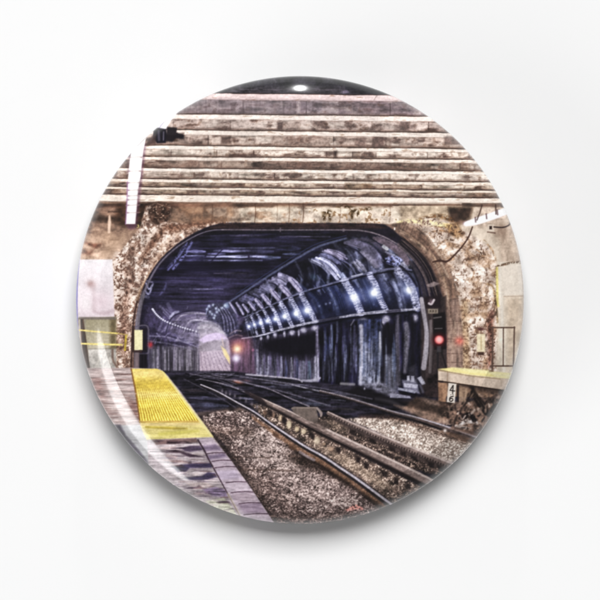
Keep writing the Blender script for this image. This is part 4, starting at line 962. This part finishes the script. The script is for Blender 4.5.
ink(line([(172, 465), (176, 466), (182, 465)], 1.2), (44, 32, 40), a=.7)
for k in range(70):
    y = 440 + rnd.rand() * 74
    xa, xb = np.interp(y, [440, 480, 520], [148, 172, 226]), np.interp(y, [440, 464, 492, 520], [197, 212, 226, 240])
    x = xa + (xb - xa) * rnd.rand()
    L_ = 4 + 16 * rnd.rand()
    c_ = [(72, 58, 74), (96, 74, 74), (206, 188, 188), (52, 40, 52)][rnd.choice(4, p=[.3, .25, .27, .18])]
    ink(line([(x - L_ / 2, y + rnd.randn() * .4), (x, y), (min(x + L_ / 2, xb - 1), y + rnd.randn() * .4)], [.3, .8 + 1.8 * rnd.rand(), .3], .6), c_, [('h2', .15)], .35 + .4 * rnd.rand())
for k in range(50):
    y = 371 + rnd.rand() * 52
    xa, xb = np.interp(y, [369, 425], [86, 110]), np.interp(y, [369, 395, 421], [131, 136, 140])
    x = xa + (xb - xa) * rnd.rand()
    L_ = 5 + 18 * rnd.rand()
    c_ = [(112, 86, 82), (212, 194, 190), (90, 66, 64)][rnd.choice(3, p=[.45, .35, .2])]
    ink(line([(x - L_ / 2, y), (x, y + rnd.randn() * .2), (min(x + L_ / 2, xb - 1), y)], [.3, .7 + 1.1 * rnd.rand(), .3], .5), c_, [('h2', .15)], .3 + .35 * rnd.rand())
# kerb strip
KERB = [(197, 440), (212, 438), (232, 462), (256, 496), (280, 532), (246, 532), (240, 520), (226, 492), (212, 464), (203, 450)]
ink(poly(KERB, .6), (176, 160, 172), [('h', .08), ('h2', .06), ('g2', .05)])
for q, c, a in [([(200, 446), (216, 444), (222, 450), (204, 451)], (112, 98, 118), .8), ([(206, 456), (224, 453), (227, 457), (208, 460)], (104, 92, 112), .8), ([(215, 471), (236, 470), (241, 478), (220, 480)], (166, 152, 172), .7),
                ([(224, 484), (246, 482), (251, 489), (230, 492)], (188, 172, 184), .8), ([(232, 494), (252, 492), (258, 502), (236, 502)], (180, 160, 172), .8), ([(238, 504), (260, 503), (266, 512), (244, 514)], (142, 124, 142), .8)]:
    ink(poly(q, 1.4), c, [('h2', .1)], a)
for x0, y0, x1 in [(206.6, 453, 226), (212, 460.6, 232), (214.6, 467, 238), (226, 482, 246.6), (231, 492, 253), (239, 503, 262), (244, 514, 271)]:
    ink(line([(x0, y0 + .8), ((x0 + x1) / 2, y0 - .4), (x1, y0)], 1, .45), (62, 46, 56), [('g2', .3)], .85)
ink(line([(198, 440), (204, 450), (209, 460), (218, 476), (230, 498), (242, 520)], [1.6, 1.8, 1.4, 1.2, 1, .8], .5), (58, 44, 52), [('g2', .3)], .9)
ink(line([(228, 494), (236, 508), (242, 520)], 2, .7), (196, 182, 160), a=.6)

# ---- fluorescent fittings
ink(line([(139.5, 146), (135, 185), (131.5, 224)], [13, 13, 11], 1.4), (92, 58, 84), a=.55)
ink(poly([(128, 152), (134, 148), (131, 175), (127, 175)], 2), (80, 60, 70), a=.5)
TUBE = [(131.6, 149), (137, 146), (146, 138), (143.4, 150), (142, 162), (140.6, 176), (138, 190), (136.8, 206), (135.2, 224), (125.8, 224), (127.6, 196), (128.2, 178), (129.6, 162)]
ink(poly(TUBE, .55), (246, 240, 238), [('g2', .012)])
for y in [157, 171, 182.6, 190, 195.6, 199.6, 205, 212.5]:
    ink(line([(126, y + .5), (140, y - .2)], .7, .35), (168, 148, 142), a=.6)
    ink(blob(127.4 + (224 - y) * .03, y + .2, 1.4, .9), (120, 92, 110), a=.7)
    ink(blob(136.6 + (224 - y) * .07, y + .2, 1.3, .9), (120, 96, 100), a=.7)
ink(line([(127.4, 182), (127, 200), (125.6, 224)], 1.2, .5), (150, 110, 160), a=.6)
ink(line([(162, 126), (168, 119.5), (176, 111)], [9, 6, 4], .7), (238, 232, 240), a=1)
ink(blob(162, 126.6, 5.6, 3.6, 0, 6), (240, 236, 242))
ink(line([(158, 130), (163, 123), (172, 114)], 1, .5), (96, 84, 120), a=.6)
ink(poly([(153.4, 130), (157.5, 127.6), (166, 129), (167.4, 136), (165.6, 143), (157, 143.4), (153, 138)], .7), (26, 23, 32))
ink(line([(158.6, 131), (159, 140)], 2.4, .7), (96, 90, 104), a=.7)
ink(line([(163.6, 132), (163.4, 140)], 1.2, .6), (150, 144, 160), a=.6)
ink(poly([(167, 127), (177, 127.6), (176.6, 132), (184, 135.6), (183, 139), (176, 138.4), (172, 142), (166, 141)], .8), (30, 25, 30), a=.95)
ink(poly([(148, 139), (156, 133), (156, 144), (146, 144.5)], 1), (70, 52, 50), a=.8)
# right fitting, bracket and cable
ink(line([(464.6, 223.6), (474, 222), (486, 218), (498, 214.4), (508, 210.5)], [4, 6, 6.2, 6.6, 5], .8), (150, 124, 140), a=.6)
ink(line([(466, 224), (476, 221.4), (488, 217.6), (498, 214), (508, 210.6)], [4.4, 7, 7.2, 7.4, 6.4], .6), (248, 242, 244))
for x, y in [(475.4, 220.4), (486.4, 217), (497.4, 213)]:
    ink(line([(x - .2, y - 3), (x + .3, y + 1.6)], 1.5, .5), (92, 72, 74), a=.85)
ink(line([(477, 220), (480, 212), (482, 205)], 1.3, .5), (62, 46, 42), a=.85)
ink(line([(495.6, 205), (496, 214)], 1.4, .5), (62, 46, 42), a=.85)
ink(line([(472.4, 227), (468, 238), (460, 249), (451, 258.5), (446, 261.6), (440, 260.6), (433, 262)], [1.4, 1.5, 1.5, 1.7, 2.2, 2.2, 1.6], .5), (62, 42, 36), a=.95)
ink(rect(487.6, 224.4, 494, 231.6, .6), (206, 188, 172))
ink(rect(489.4, 226, 492, 229.4, .5), (46, 34, 32))
ink(line([(487.6, 232), (495, 233)], 1.4, .5), (90, 70, 62), a=.8)
ink(line([(494, 227), (503, 227.4), (509, 225), (511.4, 221)], 1.3, .5), (46, 34, 34), a=.95)

# ---- overall: print grain, a little local contrast
img *= (1 + .012 * N['g1'] + .015 * N['g2'])[..., None]
for ax in (0, 1):                                      # the ink spreads a little
    img = .84 * img + .08 * (np.roll(img, 1, ax) + np.roll(img, -1, ax))
img = np.clip(img * 1.09, 0, 255) / 255
img = img + .16 * (img - .5) * (1 - np.abs(2 * img - 1)) * 1.6     # a little more contrast, as printed
g_ = img.mean(-1, keepdims=True)
img = np.clip(g_ + (img - g_) * .94, 0, 1) * 255
# PAINT-END


# ---------------------------------------------------------------- helpers
def mat(name):
    m = bpy.data.materials.new(name)
    m.use_nodes = True
    nt = m.node_tree
    return m, nt, nt.nodes['Principled BSDF']


def mesh_object(name, verts, faces, material, parent=None, smooth=True):
    me = bpy.data.meshes.new(name)
    me.from_pydata([tuple(v) for v in verts], [], faces)
    me.polygons.foreach_set('use_smooth', [smooth] * len(me.polygons))
    me.materials.append(material)
    o = bpy.data.objects.new(name, me)
    scene.collection.objects.link(o)
    if parent:
        o.parent = parent
    return o


# ---------------------------------------------------------------- white sheet the badge lies on
m_sheet, nt, bs = mat('white_paper')
tc = nt.nodes.new('ShaderNodeTexCoord')
nz = nt.nodes.new('ShaderNodeTexNoise')
nz.inputs['Scale'].default_value = 3.0
cr = nt.nodes.new('ShaderNodeValToRGB')
cr.color_ramp.elements[0].color = (.895, .898, .898, 1)
cr.color_ramp.elements[1].color = (.905, .905, .905, 1)
nt.links.new(tc.outputs['Object'], nz.inputs['Vector'])
nt.links.new(nz.outputs['Fac'], cr.inputs['Fac'])
nt.links.new(cr.outputs['Color'], bs.inputs['Base Color'])
bs.inputs['Roughness'].default_value = .95
bs.inputs['Specular IOR Level'].default_value = 0.0
G = 150
sheet = mesh_object('tabletop', [(-G, -G, 0), (G, -G, 0), (G, G, 0), (-G, G, 0)], [(0, 1, 2, 3)], m_sheet, smooth=False)
sheet['kind'] = 'structure'

# ---------------------------------------------------------------- the button badge
LIFT = .12                                            # the folded pin behind holds the badge off the sheet
CREASE = 1.995
tilt_r = [0, 1.90, CREASE - .0001, CREASE, 2.19, 2.225, R]          # slope of the face against the radius: nearly flat, a bevel, a tight rolled edge
tilt_a = [0, 4, 5, 33, 44, 62, 86]
rs = np.concatenate([np.linspace(0, 1.88, 150)[:-1], np.linspace(1.88, CREASE - .0001, 40), np.linspace(CREASE, R, 220)])
sl_t = np.tan(np.radians(np.interp(rs, tilt_r, tilt_a)))
drop = np.concatenate([[0], np.cumsum((sl_t[1:] + sl_t[:-1]) / 2 * np.diff(rs))])
RIMH = drop[-1]
prof = [(r, RIMH - d) for r, d in zip(rs, drop)]       # (r, z), z = 0 at the widest point
for k in range(1, 11):
    prof.append((R - .002 * k, -.010 * k))
prof = np.array(prof)
zb = LIFT + .12
print('rim height', RIMH)
prof[:, 1] += zb
arc = np.concatenate([[0], np.cumsum(np.hypot(np.diff(prof[:, 0]), np.diff(prof[:, 1])))])

NG = 900
a = np.linspace(-1, 1, NG + 1)
AX, AY = np.meshgrid(a, a)
rad = np.maximum(np.abs(AX), np.abs(AY))
with np.errstate(divide='ignore', invalid='ignore'):
    ang = np.where(np.abs(AX) > np.abs(AY), (math.pi / 4) * AY / AX, math.pi / 2 - (math.pi / 4) * AX / AY)
ang = np.nan_to_num(ang, nan=0.0)
ang = ang + np.where(np.where(np.abs(AX) > np.abs(AY), AX < 0, AY < 0), math.pi, 0)
ac = np.interp(CREASE, rs, arc[:len(rs)])
kc = round(ac / arc[-1] * NG / 2)                      # the ring of vertices that lies on the bevel's edge
ra = np.interp(rad * NG / 2, [0, kc, NG / 2], [0, ac, arc[-1]])
rr = np.interp(ra, arc, prof[:, 0])
zz = np.interp(ra, arc, prof[:, 1])
vx, vy = rr * np.cos(ang), rr * np.sin(ang)
co = np.stack([vx, vy, zz], -1).reshape(-1, 3).astype(np.float32)
i = np.arange(NG)
q0 = (i[:, None] * (NG + 1) + i[None, :]).ravel()
quads = np.stack([q0, q0 + 1, q0 + NG + 2, q0 + NG + 1], -1).astype(np.int32)
me = bpy.data.meshes.new('printed_face')
me.vertices.add(len(co))
me.vertices.foreach_set('co', co.ravel())
me.loops.add(quads.size)
me.loops.foreach_set('vertex_index', quads.ravel())
me.polygons.add(len(quads))
me.polygons.foreach_set('loop_start', np.arange(0, quads.size, 4, dtype=np.int32))
me.polygons.foreach_set('use_smooth', np.ones(len(quads), bool))
me.update(calc_edges=True)
ring = np.rint(rad.ravel() * NG / 2).astype(int)
ev = np.empty(len(me.edges) * 2, np.int32)
me.edges.foreach_get('vertices', ev)
ev = ev.reshape(-1, 2)
se = me.attributes.new('sharp_edge', 'BOOLEAN', 'EDGE')
se.data.foreach_set('value', (ring[ev] == kc).all(1))
# lay the print on the face
f = 39.7 / (40 - co[:, 2])
fx = np.clip((300 + 100 * co[:, 0] * f - PX0) * SS - .5, 0, WW - 1.001)
fy = np.clip((300 - 100 * co[:, 1] * f - PY0) * SS - .5, 0, HH - 1.001)
ix, iy = fx.astype(int), fy.astype(int)
tx, ty = (fx - ix)[:, None], (fy - iy)[:, None]
c = (img[iy, ix] * (1 - tx) + img[iy, ix + 1] * tx) * (1 - ty) + (img[iy + 1, ix] * (1 - tx) + img[iy + 1, ix + 1] * tx) * ty
c = np.clip(c / 255, 0, 1)
lin = np.where(c <= .04045, c / 12.92, ((c + .055) / 1.055) ** 2.4)
lin = lin * .95
at = me.color_attributes.new('print', 'FLOAT_COLOR', 'POINT')
at.data.foreach_set('color', np.concatenate([lin, np.ones((len(lin), 1))], 1).astype(np.float32).ravel())

m_face, nt, bs = mat('printed_gloss')
an = nt.nodes.new('ShaderNodeAttribute')
an.attribute_name = 'print'
nt.links.new(an.outputs['Color'], bs.inputs['Base Color'])
bs.inputs['Roughness'].default_value = .32
bs.inputs['Specular IOR Level'].default_value = 0.12
bs.inputs['Coat Weight'].default_value = 1.0
bs.inputs['Coat IOR'].default_value = 1.46
bs.inputs['Coat Roughness'].default_value = .1
me.materials.append(m_face)

badge = bpy.data.objects.new('button_badge', None)
scene.collection.objects.link(badge)
badge['label'] = 'round glossy button badge printed with a subway tunnel picture, lying on white'
badge['category'] = 'button badge'
face = bpy.data.objects.new('printed_face', me)
scene.collection.objects.link(face)
face.parent = badge

# metal shell behind: rolled lip and back
m_metal, nt, bs = mat('tin')
bs.inputs['Base Color'].default_value = (.55, .55, .56, 1)
bs.inputs['Metallic'].default_value = 1
bs.inputs['Roughness'].default_value = .35
nz = nt.nodes.new('ShaderNodeTexNoise')
nz.inputs['Scale'].default_value = 40
mr = nt.nodes.new('ShaderNodeMapRange')
mr.inputs['To Min'].default_value = .28
mr.inputs['To Max'].default_value = .42
nt.links.new(nz.outputs['Fac'], mr.inputs['Value'])
nt.links.new(mr.outputs['Result'], bs.inputs['Roughness'])
pr = [(R - .022, zb - .097), (R - .030, zb - .112), (R - .055, zb - .122), (R - .10, zb - .118), (R - .13, zb - .100), (R - .16, zb - .08), (1.2, zb - .06), (0.001, zb - .06)]
ns = 192
vs, fs = [], []
for r, z in pr:
    for k in range(ns):
        vs.append((r * math.cos(2 * math.pi * k / ns), r * math.sin(2 * math.pi * k / ns), z))
for j in range(len(pr) - 1):
    for k in range(ns):
        k2 = (k + 1) % ns
        fs.append((j * ns + k, (j + 1) * ns + k, (j + 1) * ns + k2, j * ns + k2))
mesh_object('back_shell', vs, fs, m_metal, badge)


def wire(name, pts, rad_, parent, n=10):
    from mathutils import Vector
    pts = [Vector(p) for p in pts]
    vs, fs = [], []
    for j, p in enumerate(pts):
        d = (pts[min(j + 1, len(pts) - 1)] - pts[max(j - 1, 0)]).normalized()
        u = d.cross(Vector((0, 0, 1)))
        u = u.normalized() if u.length > 1e-4 else Vector((1, 0, 0))
        w = u.cross(d)
        for k in range(n):
            t = 2 * math.pi * k / n
            vs.append(p + (u * math.cos(t) + w * math.sin(t)) * rad_)
    for j in range(len(pts) - 1):
        for k in range(n):
            k2 = (k + 1) % n
            fs.append((j * n + k, (j + 1) * n + k, (j + 1) * n + k2, j * n + k2))
    return mesh_object(name, vs, fs, m_metal, parent)


wire('pin_needle', [(-1.7, 1.0, zb - .09), (-1.3, .8, .05), (0, .74, .026), (1.4, .8, .03), (1.75, 1.0, .05)], .022, badge)
